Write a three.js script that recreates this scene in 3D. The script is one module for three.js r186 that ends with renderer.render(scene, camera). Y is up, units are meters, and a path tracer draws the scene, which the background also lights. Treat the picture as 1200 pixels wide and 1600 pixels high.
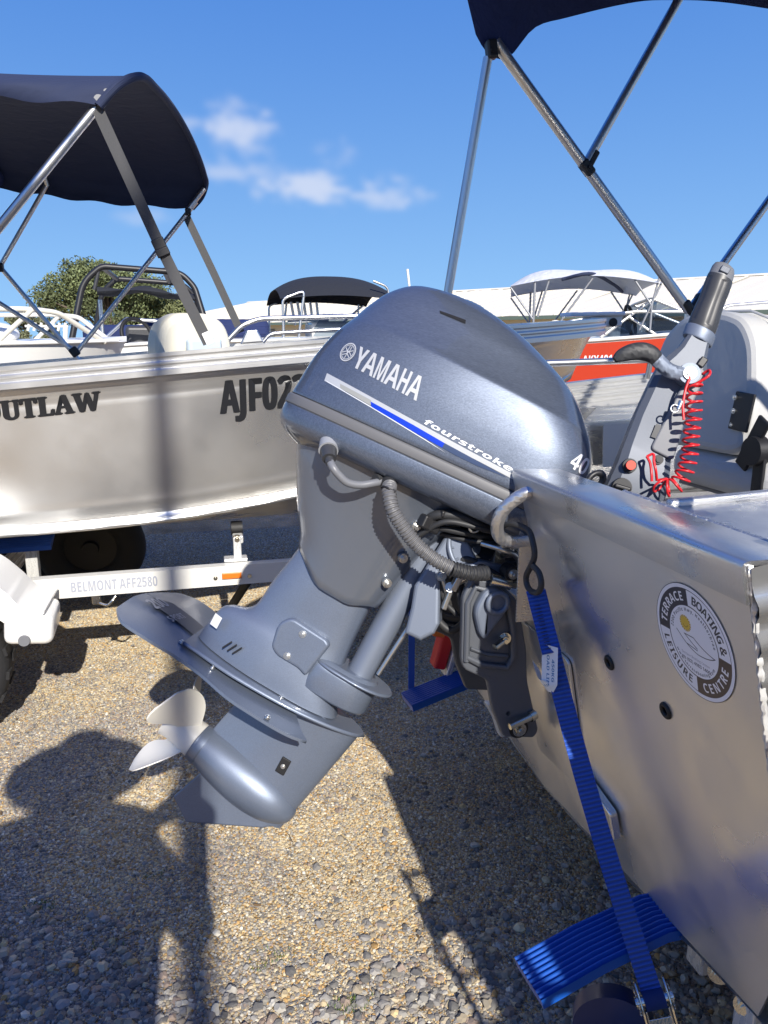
import * as THREE from 'three';
import { mergeGeometries, mergeVertices, toCreasedNormals } from 'three/addons/utils/BufferGeometryUtils.js';
import { RoundedBoxGeometry } from 'three/addons/geometries/RoundedBoxGeometry.js';
import { MarchingCubes } from 'three/addons/objects/MarchingCubes.js';
import { FontLoader } from 'three/addons/loaders/FontLoader.js';

// World axes: x runs forward along the parked boats, z points to their starboard side (towards the viewer), y up, metres.
const scene = new THREE.Scene();
const D = Math.PI / 180;

// ---------------------------------------------------------------- camera
const camera = new THREE.PerspectiveCamera(68, 0.75, 0.05, 600);
camera.position.set(0, 1.5, 0);
camera.rotation.order = 'YXZ';
camera.rotation.set(-12.6 * D, -13.6 * D, 0);
scene.add(camera);

// ---------------------------------------------------------------- sun
const toSun = new THREE.Vector3(0.040, 0.555, 0.83).normalize();
const sun = new THREE.DirectionalLight(new THREE.Color(1.0, 0.945, 0.86), 5);
sun.position.copy(toSun).multiplyScalar(40);
sun.target.position.set(0, 0.5, -2);
sun.castShadow = true;
sun.shadow.mapSize.set(4096, 4096);
Object.assign(sun.shadow.camera, { left: -9, right: 9, top: 9, bottom: -9, near: 1, far: 90 });
scene.add(sun, sun.target);

// ---------------------------------------------------------------- renderer
const renderer = new THREE.WebGLRenderer({ antialias: true });
renderer.toneMapping = THREE.LinearToneMapping;
renderer.toneMappingExposure = 1.38;
renderer.shadowMap.enabled = true;
renderer.setSize(768, 1024);

// ---------------------------------------------------------------- random numbers and noise
function mulberry(a) { return () => { a |= 0; a = a + 0x6D2B79F5 | 0; let t = Math.imul(a ^ a >>> 15, 1 | a); t = t + Math.imul(t ^ t >>> 7, 61 | t) ^ t; return ((t ^ t >>> 14) >>> 0) / 4294967296; }; }
const hash = (x, y, z) => { let h = Math.imul(x, 374761393) ^ Math.imul(y, 668265263) ^ Math.imul(z, 1274126177); h = Math.imul(h ^ h >>> 13, 1274126177); return ((h ^ h >>> 16) >>> 0) / 4294967296; };
const fade = t => t * t * (3 - 2 * t);
function vnoise(x, y, z, px = 0, py = 0) {          // value noise; px, py: period in cells (0: none)
  const i = Math.floor(x), j = Math.floor(y), k = Math.floor(z), u = fade(x - i), v = fade(y - j), w = fade(z - k);
  const wr = (a, p) => p ? ((a % p) + p) % p : a;
  const h = (a, b, c) => hash(wr(i + a, px), wr(j + b, py), k + c);
  const l = (a, b, t) => a + (b - a) * t;
  return l(l(l(h(0, 0, 0), h(1, 0, 0), u), l(h(0, 1, 0), h(1, 1, 0), u), v), l(l(h(0, 0, 1), h(1, 0, 1), u), l(h(0, 1, 1), h(1, 1, 1), u), v), w);
}
function fbm(x, y, z, o = 5, p = 0) { let s = 0, a = 0.5, n = 0; for (let i = 0; i < o; i++) { s += a * vnoise(x, y, z + i * 7, p, p); n += a; x *= 2; y *= 2; z *= 2; p *= 2; a *= 0.5; } return s / n; }
const mix = (a, b, t) => a + (b - a) * t, clamp = (x, a = 0, b = 1) => Math.min(b, Math.max(a, x)), sstep = (a, b, x) => fade(clamp((x - a) / (b - a)));

// ---------------------------------------------------------------- sky: clear blue with a few scattered small clouds all round
{
  const w = 1024, h = 512, d = new Float32Array(w * h * 4), rnd = mulberry(5);
  const puffs = [];                                  // azimuth from -z towards +x, elevation, half sizes, strength (radians)
  puffs.push([-10.3, 13.9, 2.6, 1.7, 0.62], [-13.4, 14.0, 1.5, 1.3, 0.42], [-4.2, 10.5, 4.6, 1.0, 0.66], [-1.6, 10.0, 3.6, 0.9, 0.5], [-10.8, 11.2, 4.0, 0.8, 0.42], [-2.7, 12.6, 1.6, 0.8, 0.22], [-17, 8.2, 2, 0.5, 0.25]);
  for (const p of puffs) p[0] += 13.6;
  for (let i = 0; i < 46; i++) { const e = 6 + rnd() * 30, a = 50 + rnd() * 290; puffs.push([a, e, 2.5 + rnd() * 4, 0.9 + rnd() * 1.3, 0.3 + rnd() * 0.4]); }
  for (let j = 0; j < h; j++) for (let i = 0; i < w; i++) {
    const el = ((j + 0.5) / h - 0.5) * Math.PI, th = ((i + 0.5) / w - 0.5) * 2 * Math.PI;
    const x = Math.cos(el) * Math.cos(th), z = Math.cos(el) * Math.sin(th), y = Math.sin(el);
    let c;
    if (y < 0) c = [0.20, 0.19, 0.16];
    else {
      const t = clamp(el / (Math.PI / 2)), a = Math.pow(1 - t, 6.0), b = Math.pow(1 - t, 2.0);
      c = [0.010 + 0.050 * b + 0.26 * a, 0.080 + 0.190 * b + 0.32 * a, 0.46 + 0.32 * b + 0.13 * a];
      const s = x * toSun.x + y * toSun.y + z * toSun.z, g = Math.pow(clamp(s * 0.5 + 0.5), 10) * 0.12 + Math.pow(clamp(s), 60) * 0.5;
      c = [c[0] + g, c[1] + g * 0.97, c[2] + g * 0.9];
      let az = Math.atan2(x, -z) / D, e = el / D, k = 0;
      const n = fbm(az * 0.35, e * 0.75, 3.3, 6), n2 = fbm(az * 1.1 + e * 0.6, e * 2.6, 9.1, 5);
      for (const p of puffs) {
        let da = az - p[0]; da = ((da + 540) % 360) - 180;
        const q = Math.hypot(da / p[2], (e - p[1]) / p[3] * (e < p[1] ? 1.25 : 1));
        if (q < 2) k = Math.max(k, p[4] * 1.12 * sstep(1.15, 0.1, q + (n - 0.5) * 2.6 + (n2 - 0.5) * 1.7));
      }
      k = clamp(k);
      c = [mix(c[0], 0.66, k), mix(c[1], 0.71, k), mix(c[2], 0.84, k)];
    }
    c = c.map(q => q * 0.81);
    const o = (j * w + i) * 4; d[o] = c[0]; d[o + 1] = c[1]; d[o + 2] = c[2]; d[o + 3] = 1;
  }
  const t = new THREE.DataTexture(d, w, h, THREE.RGBAFormat, THREE.FloatType);
  t.mapping = THREE.EquirectangularReflectionMapping; t.magFilter = t.minFilter = THREE.LinearFilter; t.needsUpdate = true;
  scene.background = t; scene.environment = t;
}

// ---------------------------------------------------------------- naming
const used = {};
function numbered(n) { const k = used[n] = (used[n] ?? -1) + 1; return k ? `${n}_${String(k).padStart(3, '0')}` : n; }
function thing(name, label, category, pos = [0, 0, 0], turn = 0, group) {
  const g = new THREE.Group(); g.name = numbered(name); g.position.set(...pos); g.rotation.y = turn;
  g.userData = { label, category }; if (group) g.userData.group = group; scene.add(g); return g;
}
function obj(name, geo, mat, parent, label) {
  if (Array.isArray(geo)) geo = merge(geo);
  const m = new THREE.Mesh(geo, mat); m.name = name; m.castShadow = m.receiveShadow = true;
  if (label) m.userData.label = label; parent.add(m); return m;
}
function struct(name, geo, mat) { const m = obj(name, geo, mat, scene); m.userData.kind = 'structure'; return m; }
function tag(o, label, category, group) { o.userData.label = label; o.userData.category = category; if (group) o.userData.group = group; return o; }

// ---------------------------------------------------------------- geometry helpers
const V = (x, y, z) => new THREE.Vector3(x, y, z), VA = a => a.map(p => p.isVector3 ? p : V(...p));
function merge(list) {
  return mergeGeometries(list.map(g => { let q = g.index ? g.toNonIndexed() : g.clone(); for (const k of Object.keys(q.attributes)) if (!['position', 'normal', 'uv'].includes(k)) q.deleteAttribute(k); if (!q.attributes.uv) q.setAttribute('uv', new THREE.BufferAttribute(new Float32Array(q.attributes.position.count * 2), 2)); return q; }));
}
const crease = (g, a = 40) => toCreasedNormals(g, a * D);
function grid(rows, closed = false, flip = false) {   // rows of points -> smooth sheet with uv in metres
  const n = rows.length, m = rows[0].length, P = [], U = [], I = []; let su = 0;
  for (let i = 0; i < n; i++) {
    let sv = 0; if (i) su += rows[i][m >> 1].distanceTo(rows[i - 1][m >> 1]);
    for (let j = 0; j < m; j++) { if (j) sv += rows[i][j].distanceTo(rows[i][j - 1]); P.push(rows[i][j].x, rows[i][j].y, rows[i][j].z); U.push(su, sv); }
  }
  const mm = closed ? m : m - 1;
  for (let i = 0; i < n - 1; i++) for (let j = 0; j < mm; j++) { const a = i * m + j, b = i * m + (j + 1) % m, c = a + m, d = b + m; flip ? I.push(a, b, c, b, d, c) : I.push(a, c, b, b, c, d); }
  const g = new THREE.BufferGeometry(); g.setAttribute('position', new THREE.Float32BufferAttribute(P, 3)); g.setAttribute('uv', new THREE.Float32BufferAttribute(U, 2)); g.setIndex(I); g.computeVertexNormals(); return g;
}
function loft(rings, o = {}) {                        // closed rings of equal count, capped
  const g = grid(rings, true, o.flip), list = [g];
  const cap = (r, f) => { const c = r.reduce((a, p) => a.add(p), V(0, 0, 0)).multiplyScalar(1 / r.length), P = [], I = []; P.push(c.x, c.y, c.z); for (const p of r) P.push(p.x, p.y, p.z); for (let i = 0; i < r.length; i++) { const a = 1 + i, b = 1 + (i + 1) % r.length; f ? I.push(0, b, a) : I.push(0, a, b); } const q = new THREE.BufferGeometry(); q.setAttribute('position', new THREE.Float32BufferAttribute(P, 3)); q.setIndex(I); q.computeVertexNormals(); return q; };
  if (o.cap0 !== false) list.push(cap(rings[0], !!o.flip)); if (o.cap1 !== false) list.push(cap(rings[rings.length - 1], !o.flip));
  let r = merge(list); return o.crease ? crease(r, o.crease) : r;
}
function tube(pts, r, o = {}) { const c = new THREE.CatmullRomCurve3(VA(pts), !!o.closed, 'catmullrom', o.tension ?? 0.5); return new THREE.TubeGeometry(c, o.seg ?? Math.max(8, pts.length * 8), r, o.rad ?? 10, !!o.closed); }
function bent(pts, r, o = {}) {                       // straight runs with rounded corners, capped ends
  const p = VA(pts), path = new THREE.CurvePath(), R = o.bend ?? r * 3; let a = p[0];
  for (let i = 1; i < p.length; i++) {
    if (i === p.length - 1) { path.add(new THREE.LineCurve3(a.clone(), p[i].clone())); break; }
    const d1 = p[i].clone().sub(a), d2 = p[i + 1].clone().sub(p[i]), q = Math.min(R, d1.length() * 0.49, d2.length() * 0.49);
    const s = p[i].clone().addScaledVector(d1.normalize(), -q), e = p[i].clone().addScaledVector(d2.normalize(), q);
    path.add(new THREE.LineCurve3(a.clone(), s)); path.add(new THREE.QuadraticBezierCurve3(s, p[i].clone(), e)); a = e;
  }
  const L = []; for (const c of path.curves) { const k = c.isLineCurve3 ? 1 : 7; for (let i = 0; i <= k; i++) { const t = c.getPoint(i / k); if (!L.length || L[L.length - 1].distanceTo(t) > 1e-4) L.push(t); } }
  return sweep(L, circle(r, o.rad ?? 10));
}
const circle = (r, n = 12, sx = 1, sy = 1) => Array.from({ length: n }, (_, i) => [r * sx * Math.cos(i / n * 2 * Math.PI), r * sy * Math.sin(i / n * 2 * Math.PI)]);
function sweep(L, prof, o = {}) {                     // profile along a polyline; o.up fixes the profile's second axis
  L = VA(L); const rings = []; let N = null;
  for (let i = 0; i < L.length; i++) {
    const t = L[Math.min(i + 1, L.length - 1)].clone().sub(L[Math.max(i - 1, 0)]).normalize();
    if (o.up) { N = V(...o.up); N.addScaledVector(t, -N.dot(t)).normalize(); }
    else if (!N) { N = Math.abs(t.y) < 0.9 ? V(0, 1, 0) : V(1, 0, 0); N.addScaledVector(t, -N.dot(t)).normalize(); }
    else { N.addScaledVector(t, -N.dot(t)).normalize(); }
    const B = t.clone().cross(N), k = o.scale ? o.scale(i / (L.length - 1)) : 1;
    rings.push(prof.map(([a, b]) => L[i].clone().addScaledVector(B, a * k).addScaledVector(N, b * k)));
  }
  return loft(rings, { crease: o.crease ?? 50, flip: o.flip });
}
function cyl(a, b, r0, r1 = r0, n = 16) {
  a = a.isVector3 ? a : V(...a); b = b.isVector3 ? b : V(...b); const d = b.clone().sub(a), g = new THREE.CylinderGeometry(r1, r0, d.length(), n);
  g.applyQuaternion(new THREE.Quaternion().setFromUnitVectors(V(0, 1, 0), d.normalize())); const m = a.add(b).multiplyScalar(0.5); return g.translate(m.x, m.y, m.z);
}
function bolt(p, dir, r, h = r * 0.7) {               // washer, hexagon head and stud end
  const d = V(...dir).normalize(), a = V(...p), at = k => a.clone().addScaledVector(d, k);
  return merge([cyl(at(-h), at(h * 0.25), r * 1.45, r * 1.45, 16), cyl(at(h * 0.25), at(h * 1.25), r, r * 0.96, 6), cyl(at(h * 1.25), at(h * 1.6), r * 0.55, r * 0.5, 10)]);
}
function box(x, y, z, w, h, d, r = 0.004, rot) { const g = new RoundedBoxGeometry(w, h, d, 2, Math.min(r, w * 0.49, h * 0.49, d * 0.49)); if (rot) g.applyQuaternion(new THREE.Quaternion().setFromEuler(new THREE.Euler(...rot))); return g.translate(x, y, z); }
function plate(pts, depth, o = {}) {                  // polygon [x,y] extruded along z, centred, bevelled; rounded with o.round
  let s; if (o.round) { s = new THREE.Shape(); const n = pts.length; for (let i = 0; i < n; i++) { const p = pts[i], a = pts[(i + n - 1) % n], b = pts[(i + 1) % n], la = Math.hypot(a[0] - p[0], a[1] - p[1]), lb = Math.hypot(b[0] - p[0], b[1] - p[1]), r = Math.min(o.round, la * 0.45, lb * 0.45), s0 = [p[0] + (a[0] - p[0]) / la * r, p[1] + (a[1] - p[1]) / la * r], s1 = [p[0] + (b[0] - p[0]) / lb * r, p[1] + (b[1] - p[1]) / lb * r]; i ? s.lineTo(...s0) : s.moveTo(...s0); s.quadraticCurveTo(p[0], p[1], s1[0], s1[1]); } s.closePath(); }
  else s = new THREE.Shape(pts.map(p => new THREE.Vector2(...p)));
  for (const h of o.holes ?? []) { const q = new THREE.Path(); q.absarc(h[0], h[1], h[2], 0, 2 * Math.PI, true); s.holes.push(q); }
  const bv = o.bevel ?? Math.min(0.003, depth * 0.3);
  const g = new THREE.ExtrudeGeometry(s, { depth: Math.max(1e-4, depth - 2 * bv), bevelEnabled: bv > 0, bevelThickness: bv, bevelSize: bv, bevelOffset: -bv, bevelSegments: 3, curveSegments: 10 }); return g.translate(0, 0, -depth / 2 + bv);
}
function spline(tab) {                                // monotone-ish smooth table lookup: [[x, y], ...]
  const n = tab.length, mm = tab.map((p, i) => { const a = tab[Math.max(0, i - 1)], b = tab[Math.min(n - 1, i + 1)]; return (b[1] - a[1]) / (b[0] - a[0]); });
  return x => { if (x <= tab[0][0]) return tab[0][1]; if (x >= tab[n - 1][0]) return tab[n - 1][1]; let i = 0; while (x > tab[i + 1][0]) i++; const h = tab[i + 1][0] - tab[i][0], t = (x - tab[i][0]) / h, t2 = t * t, t3 = t2 * t; return (2 * t3 - 3 * t2 + 1) * tab[i][1] + (t3 - 2 * t2 + t) * h * mm[i] + (3 * t2 - 2 * t3) * tab[i + 1][1] + (t3 - t2) * h * mm[i + 1]; };
}
const helix = (path, R, turns, n) => { const c = new THREE.CatmullRomCurve3(VA(path)), F = c.computeFrenetFrames(n), out = []; for (let i = 0; i <= n; i++) { const p = c.getPointAt(i / n), a = i / n * turns * 2 * Math.PI; out.push(p.addScaledVector(F.normals[i], R * Math.cos(a)).addScaledVector(F.binormals[i], R * Math.sin(a))); } return out; };

// ---------------------------------------------------------------- textures
function dataTex(n, f, o = {}) {                      // f(u,v) -> [r,g,b] 0..1
  const d = new Uint8Array(n * n * 4); for (let j = 0; j < n; j++) for (let i = 0; i < n; i++) { const c = f(i / n, j / n), k = (j * n + i) * 4; d[k] = clamp(c[0]) * 255; d[k + 1] = clamp(c[1]) * 255; d[k + 2] = clamp(c[2]) * 255; d[k + 3] = 255; }
  const t = new THREE.DataTexture(d, n, n, THREE.RGBAFormat); t.wrapS = t.wrapT = THREE.RepeatWrapping; t.magFilter = THREE.LinearFilter; t.minFilter = THREE.LinearMipmapLinearFilter; t.generateMipmaps = true;
  if (o.srgb) t.colorSpace = THREE.SRGBColorSpace; if (o.rep) t.repeat.set(...o.rep); t.needsUpdate = true; return t;
}
function canvasTex(w, h, draw) { const c = document.createElement('canvas'); c.width = w; c.height = h; const x = c.getContext('2d'); draw(x, w, h); const t = new THREE.CanvasTexture(c); t.colorSpace = THREE.SRGBColorSpace; t.anisotropy = 8; return t; }
const grey = v => [v, v, v];
const streakTex = dataTex(512, (u, v) => grey(0.45 + 0.35 * (fbm(u * 4, v * 128, 1, 3, 4) - 0.5) + 0.5 * (fbm(u * 5, v * 5, 4, 4, 5) - 0.5)), {});
const smudgeTex = dataTex(512, (u, v) => grey(0.5 + 0.9 * (fbm(u * 4, v * 4, 2, 6, 4) - 0.5)), {});
const fineTex = dataTex(256, (u, v) => grey(hash(u * 256 | 0, v * 256 | 0, 3)), {});
const weaveTex = dataTex(256, (u, v) => grey(0.5 + 0.25 * Math.sin(u * 64 * Math.PI) * 0.8 + 0.25 * Math.sin(v * 64 * Math.PI) + 0.15 * (hash(u * 256 | 0, v * 256 | 0, 8) - 0.5)), {});
const wrinkleTex = dataTex(512, (u, v) => grey(Math.abs(fbm(u * 6 + fbm(u * 3, v * 3, 5, 3, 3), v * 6, 1, 5, 6) - 0.5) * 2.2), {});
const scratchTex = canvasTex(1024, 1024, (x, w) => { const r = mulberry(404); x.fillStyle = '#808080'; x.fillRect(0, 0, w, w); for (let i = 0; i < 60; i++) { const g = x.createRadialGradient(0, 0, 0, 0, 0, 1); x.save(); x.translate(r() * w, r() * w); x.rotate(r() * 3); x.scale(60 + 160 * r(), 30 + 70 * r()); const v = r() < 0.5 ? 255 : 0; g.addColorStop(0, `rgba(${v},${v},${v},0.10)`); g.addColorStop(1, `rgba(${v},${v},${v},0)`); x.fillStyle = g; x.beginPath(); x.arc(0, 0, 1, 0, 7); x.fill(); x.restore(); } for (let i = 0; i < 420; i++) { const a = (r() < 0.7 ? 0.15 * (r() - 0.5) : r() * 3.14), l = 20 + 160 * r() * r(), X = r() * w, Y = r() * w; x.strokeStyle = `rgba(${r() < 0.5 ? '230,230,230' : '30,30,30'},${0.06 + 0.22 * r() * r()})`; x.lineWidth = 0.6 + 1.4 * r() * r(); x.beginPath(); x.moveTo(X, Y); x.lineTo(X + l * Math.cos(a), Y + l * Math.sin(a)); x.stroke(); } }); scratchTex.colorSpace = THREE.NoColorSpace; scratchTex.wrapS = scratchTex.wrapT = THREE.RepeatWrapping;
const flakeTex = dataTex(512, (u, v) => { const a = hash(u * 512 | 0, v * 512 | 0, 31), b = hash(u * 256 | 0, v * 256 | 0, 32); return grey(0.80 + 0.12 * a + 0.10 * b - 0.12 * (a > 0.93 ? -1.6 : 0) + 0.10 * (fbm(u * 5, v * 5, 8, 4, 5) - 0.5)); }, { srgb: true });
const flakeSoft = dataTex(512, (u, v) => grey(0.86 + 0.07 * hash(u * 512 | 0, v * 512 | 0, 33) + 0.10 * (fbm(u * 4, v * 4, 18, 4, 4) - 0.5)), { srgb: true });
const rep = (t, x, y = x) => { const c = t.clone(); c.repeat.set(x, y); c.needsUpdate = true; return c; };

// ---------------------------------------------------------------- materials (linear base colours)
const lin = (r, g, b) => new THREE.Color().setRGB(r, g, b);
const P = o => new THREE.MeshPhysicalMaterial(o);
const M = {
  paint: P({ color: lin(0.150, 0.178, 0.235), metalness: 0.58, roughness: 0.45, map: rep(flakeTex, 1.6), clearcoat: 0.75, clearcoatRoughness: 0.05, bumpMap: rep(fineTex, 3), bumpScale: 0.00010 }),
  paintLeg: P({ color: lin(0.200, 0.240, 0.320), metalness: 0.45, roughness: 0.44, map: rep(flakeSoft, 1.6), clearcoat: 0.5, clearcoatRoughness: 0.1, bumpMap: rep(fineTex, 3), bumpScale: 0.00010 }),
  paintGrey: P({ color: lin(0.150, 0.172, 0.212), metalness: 0.5, roughness: 0.28, clearcoat: 0.9, clearcoatRoughness: 0.06, bumpMap: rep(smudgeTex, 2.5), bumpScale: 0.0012 }),
  casting: P({ color: lin(0.185, 0.215, 0.275), metalness: 0.45, roughness: 0.5, bumpMap: rep(fineTex, 4), bumpScale: 0.00006 }),
  castingDark: P({ color: lin(0.125, 0.135, 0.155), metalness: 0.4, roughness: 0.45, bumpMap: rep(fineTex, 8), bumpScale: 0.00015 }),
  rubber: P({ color: lin(0.028, 0.029, 0.032), roughness: 0.55 }),
  greyRubber: P({ color: lin(0.12, 0.12, 0.125), roughness: 0.5 }),
  blackPlastic: P({ color: lin(0.014, 0.014, 0.016), roughness: 0.45 }),
  greyPlastic: P({ color: lin(0.16, 0.165, 0.18), roughness: 0.42 }),
  darkPlastic: P({ color: lin(0.042, 0.043, 0.047), roughness: 0.42 }),
  chrome: P({ color: lin(0.70, 0.70, 0.68), metalness: 1, roughness: 0.36 }),
  armGrey: P({ color: lin(0.105, 0.118, 0.145), metalness: 0.25, roughness: 0.5, bumpMap: rep(fineTex, 8), bumpScale: 0.0001 }),
  zinc: P({ color: lin(0.68, 0.66, 0.58), metalness: 1, roughness: 0.34, roughnessMap: rep(smudgeTex, 6) }),
  alu: P({ color: lin(0.72, 0.71, 0.69), metalness: 1, roughness: 0.62, roughnessMap: rep(streakTex, 1.4), bumpMap: rep(streakTex, 1.4, 2), bumpScale: 0.0006 }),
  aluSide: P({ color: lin(0.68, 0.675, 0.655), metalness: 0.84, roughness: 0.58, roughnessMap: rep(smudgeTex, 0.6), bumpMap: rep(scratchTex, 0.9, 1.2), bumpScale: 0.0007 }),
  aluTransom: P({ color: lin(0.74, 0.725, 0.70), metalness: 0.78, roughness: 0.62, roughnessMap: rep(smudgeTex, 1.6), bumpMap: rep(scratchTex, 1.1), bumpScale: 0.0012 }),
  aluTop: P({ color: lin(0.62, 0.62, 0.62), metalness: 0.9, roughness: 0.62, roughnessMap: rep(smudgeTex, 3), bumpMap: rep(fineTex, 2), bumpScale: 0.0002 }),
  galv: P({ color: lin(0.70, 0.70, 0.68), metalness: 0.35, roughness: 0.5, roughnessMap: rep(smudgeTex, 2), bumpMap: rep(smudgeTex, 4), bumpScale: 0.0006 }),
  whiteGel: P({ color: lin(0.80, 0.79, 0.75), roughness: 0.3, clearcoat: 0.3 }),
  navy: P({ color: lin(0.011, 0.022, 0.090), roughness: 0.85, sheen: 0.4, sheenRoughness: 0.6, sheenColor: lin(0.10, 0.12, 0.18), bumpMap: rep(wrinkleTex, 2.2), bumpScale: 0.006 }),
  charcoal: P({ color: lin(0.016, 0.025, 0.064), roughness: 0.85, sheen: 0.5, sheenRoughness: 0.6, sheenColor: lin(0.13, 0.15, 0.20), bumpMap: rep(wrinkleTex, 2), bumpScale: 0.003 }),
  blackCanvas: P({ color: lin(0.014, 0.016, 0.022), roughness: 0.85, bumpMap: rep(wrinkleTex, 2), bumpScale: 0.006 }),
  greyCanvas: P({ color: lin(0.60, 0.61, 0.62), roughness: 0.9, bumpMap: rep(wrinkleTex, 2), bumpScale: 0.01 }),
  webBlue: P({ color: lin(0.025, 0.10, 0.50), roughness: 0.75 }),
  webBlack: P({ color: lin(0.085, 0.086, 0.09), roughness: 0.85, bumpMap: rep(weaveTex, 12), bumpScale: 0.0012 }),
  skid: P({ color: lin(0.008, 0.085, 0.42), roughness: 0.42 }),
  vinylGrey: P({ color: lin(0.48, 0.48, 0.47), roughness: 0.5, bumpMap: rep(smudgeTex, 2), bumpScale: 0.003 }),
  vinylWhite: P({ color: lin(0.70, 0.69, 0.65), roughness: 0.48, bumpMap: rep(weaveTex, 8), bumpScale: 0.0006 }),
  vinylDark: P({ color: lin(0.10, 0.105, 0.12), roughness: 0.45 }),
  cream: P({ color: lin(0.70, 0.66, 0.54), roughness: 0.45, bumpMap: rep(smudgeTex, 2), bumpScale: 0.003 }),
  prop: P({ color: lin(0.82, 0.79, 0.71), roughness: 0.36, bumpMap: rep(smudgeTex, 3), bumpScale: 0.001 }),
  red: P({ color: lin(0.62, 0.02, 0.025), roughness: 0.35 }),
  redGel: P({ color: lin(0.50, 0.05, 0.022), roughness: 0.3, clearcoat: 0.4, clearcoatRoughness: 0.1 }),
  blueGel: P({ color: lin(0.015, 0.03, 0.33), roughness: 0.3, clearcoat: 0.4 }),
  tyre: P({ color: lin(0.018, 0.018, 0.019), roughness: 0.8, bumpMap: rep(smudgeTex, 4), bumpScale: 0.002 }),
  black: P({ color: lin(0.008, 0.008, 0.009), roughness: 0.6 }),
  ink: P({ color: lin(0.012, 0.013, 0.016), roughness: 0.4 }),
  orange: P({ color: lin(0.72, 0.17, 0.015), roughness: 0.3, clearcoat: 0.5 }),
  carpet: P({ color: lin(0.30, 0.30, 0.31), roughness: 0.95, map: rep(dataTex(256, (u, v) => grey(0.45 + 0.55 * hash(u * 256 | 0, v * 256 | 0, 21))), 5), bumpMap: rep(fineTex, 5), bumpScale: 0.004 }),
  glass: P({ color: lin(0.85, 0.9, 0.93), roughness: 0.03, transmission: 1, thickness: 0 }),
  tintGlass: P({ color: lin(0.25, 0.30, 0.36), roughness: 0.04, transmission: 1, thickness: 0 }),
};
const font = { bold: await new FontLoader().loadAsync('fonts/droid/droid_sans_bold.typeface.json'), serif: await new FontLoader().loadAsync('fonts/droid/droid_serif_bold.typeface.json') };
function letters(text, h, sx, f = font.bold) {        // flat lettering, base line at y 0, x from 0, capital height h
  const g = new THREE.ShapeGeometry(f.generateShapes(text, h / 0.72), 6); g.computeBoundingBox(); const b = g.boundingBox, k = h / (b.max.y - Math.min(0, b.min.y)); return g.translate(-b.min.x, 0, 0).scale(sx * k, k, 1);
}

// ================================================================ GROUND
const gravelMap = dataTex(1024, (u, v) => {
  const a = fbm(u * 6, v * 6, 1, 4, 6), b = hash(u * 340 | 0, v * 340 | 0, 5), c = hash(u * 1024 | 0, v * 1024 | 0, 6), k = 0.74 + 0.5 * (a - 0.5) + 0.34 * (b - 0.5) + 0.12 * (c - 0.5);
  const g = hash(u * 340 | 0, v * 340 | 0, 11); return g > 0.62 ? [k * 0.82, k * 0.80, k * 0.76] : [k * 0.95, k * 0.79, k * 0.52];
}, { srgb: true });
const gravelBump = dataTex(1024, (u, v) => grey(0.6 * fbm(u * 90, v * 90, 3, 3, 90) + 0.4 * hash(u * 340 | 0, v * 340 | 0, 5)));
{
  const g = new THREE.PlaneGeometry(500, 500); g.rotateX(-Math.PI / 2); const uv = g.attributes.uv; for (let i = 0; i < uv.count; i++) uv.setXY(i, uv.getX(i) * 500, uv.getY(i) * 500);
  const f = 0.8; const gm = P({ color: lin(1.0, 0.96, 0.90), roughness: 0.95, map: rep(gravelMap, f), bumpMap: rep(gravelBump, f), bumpScale: 0.012 });
  struct('ground', g, gm);
}
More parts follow.
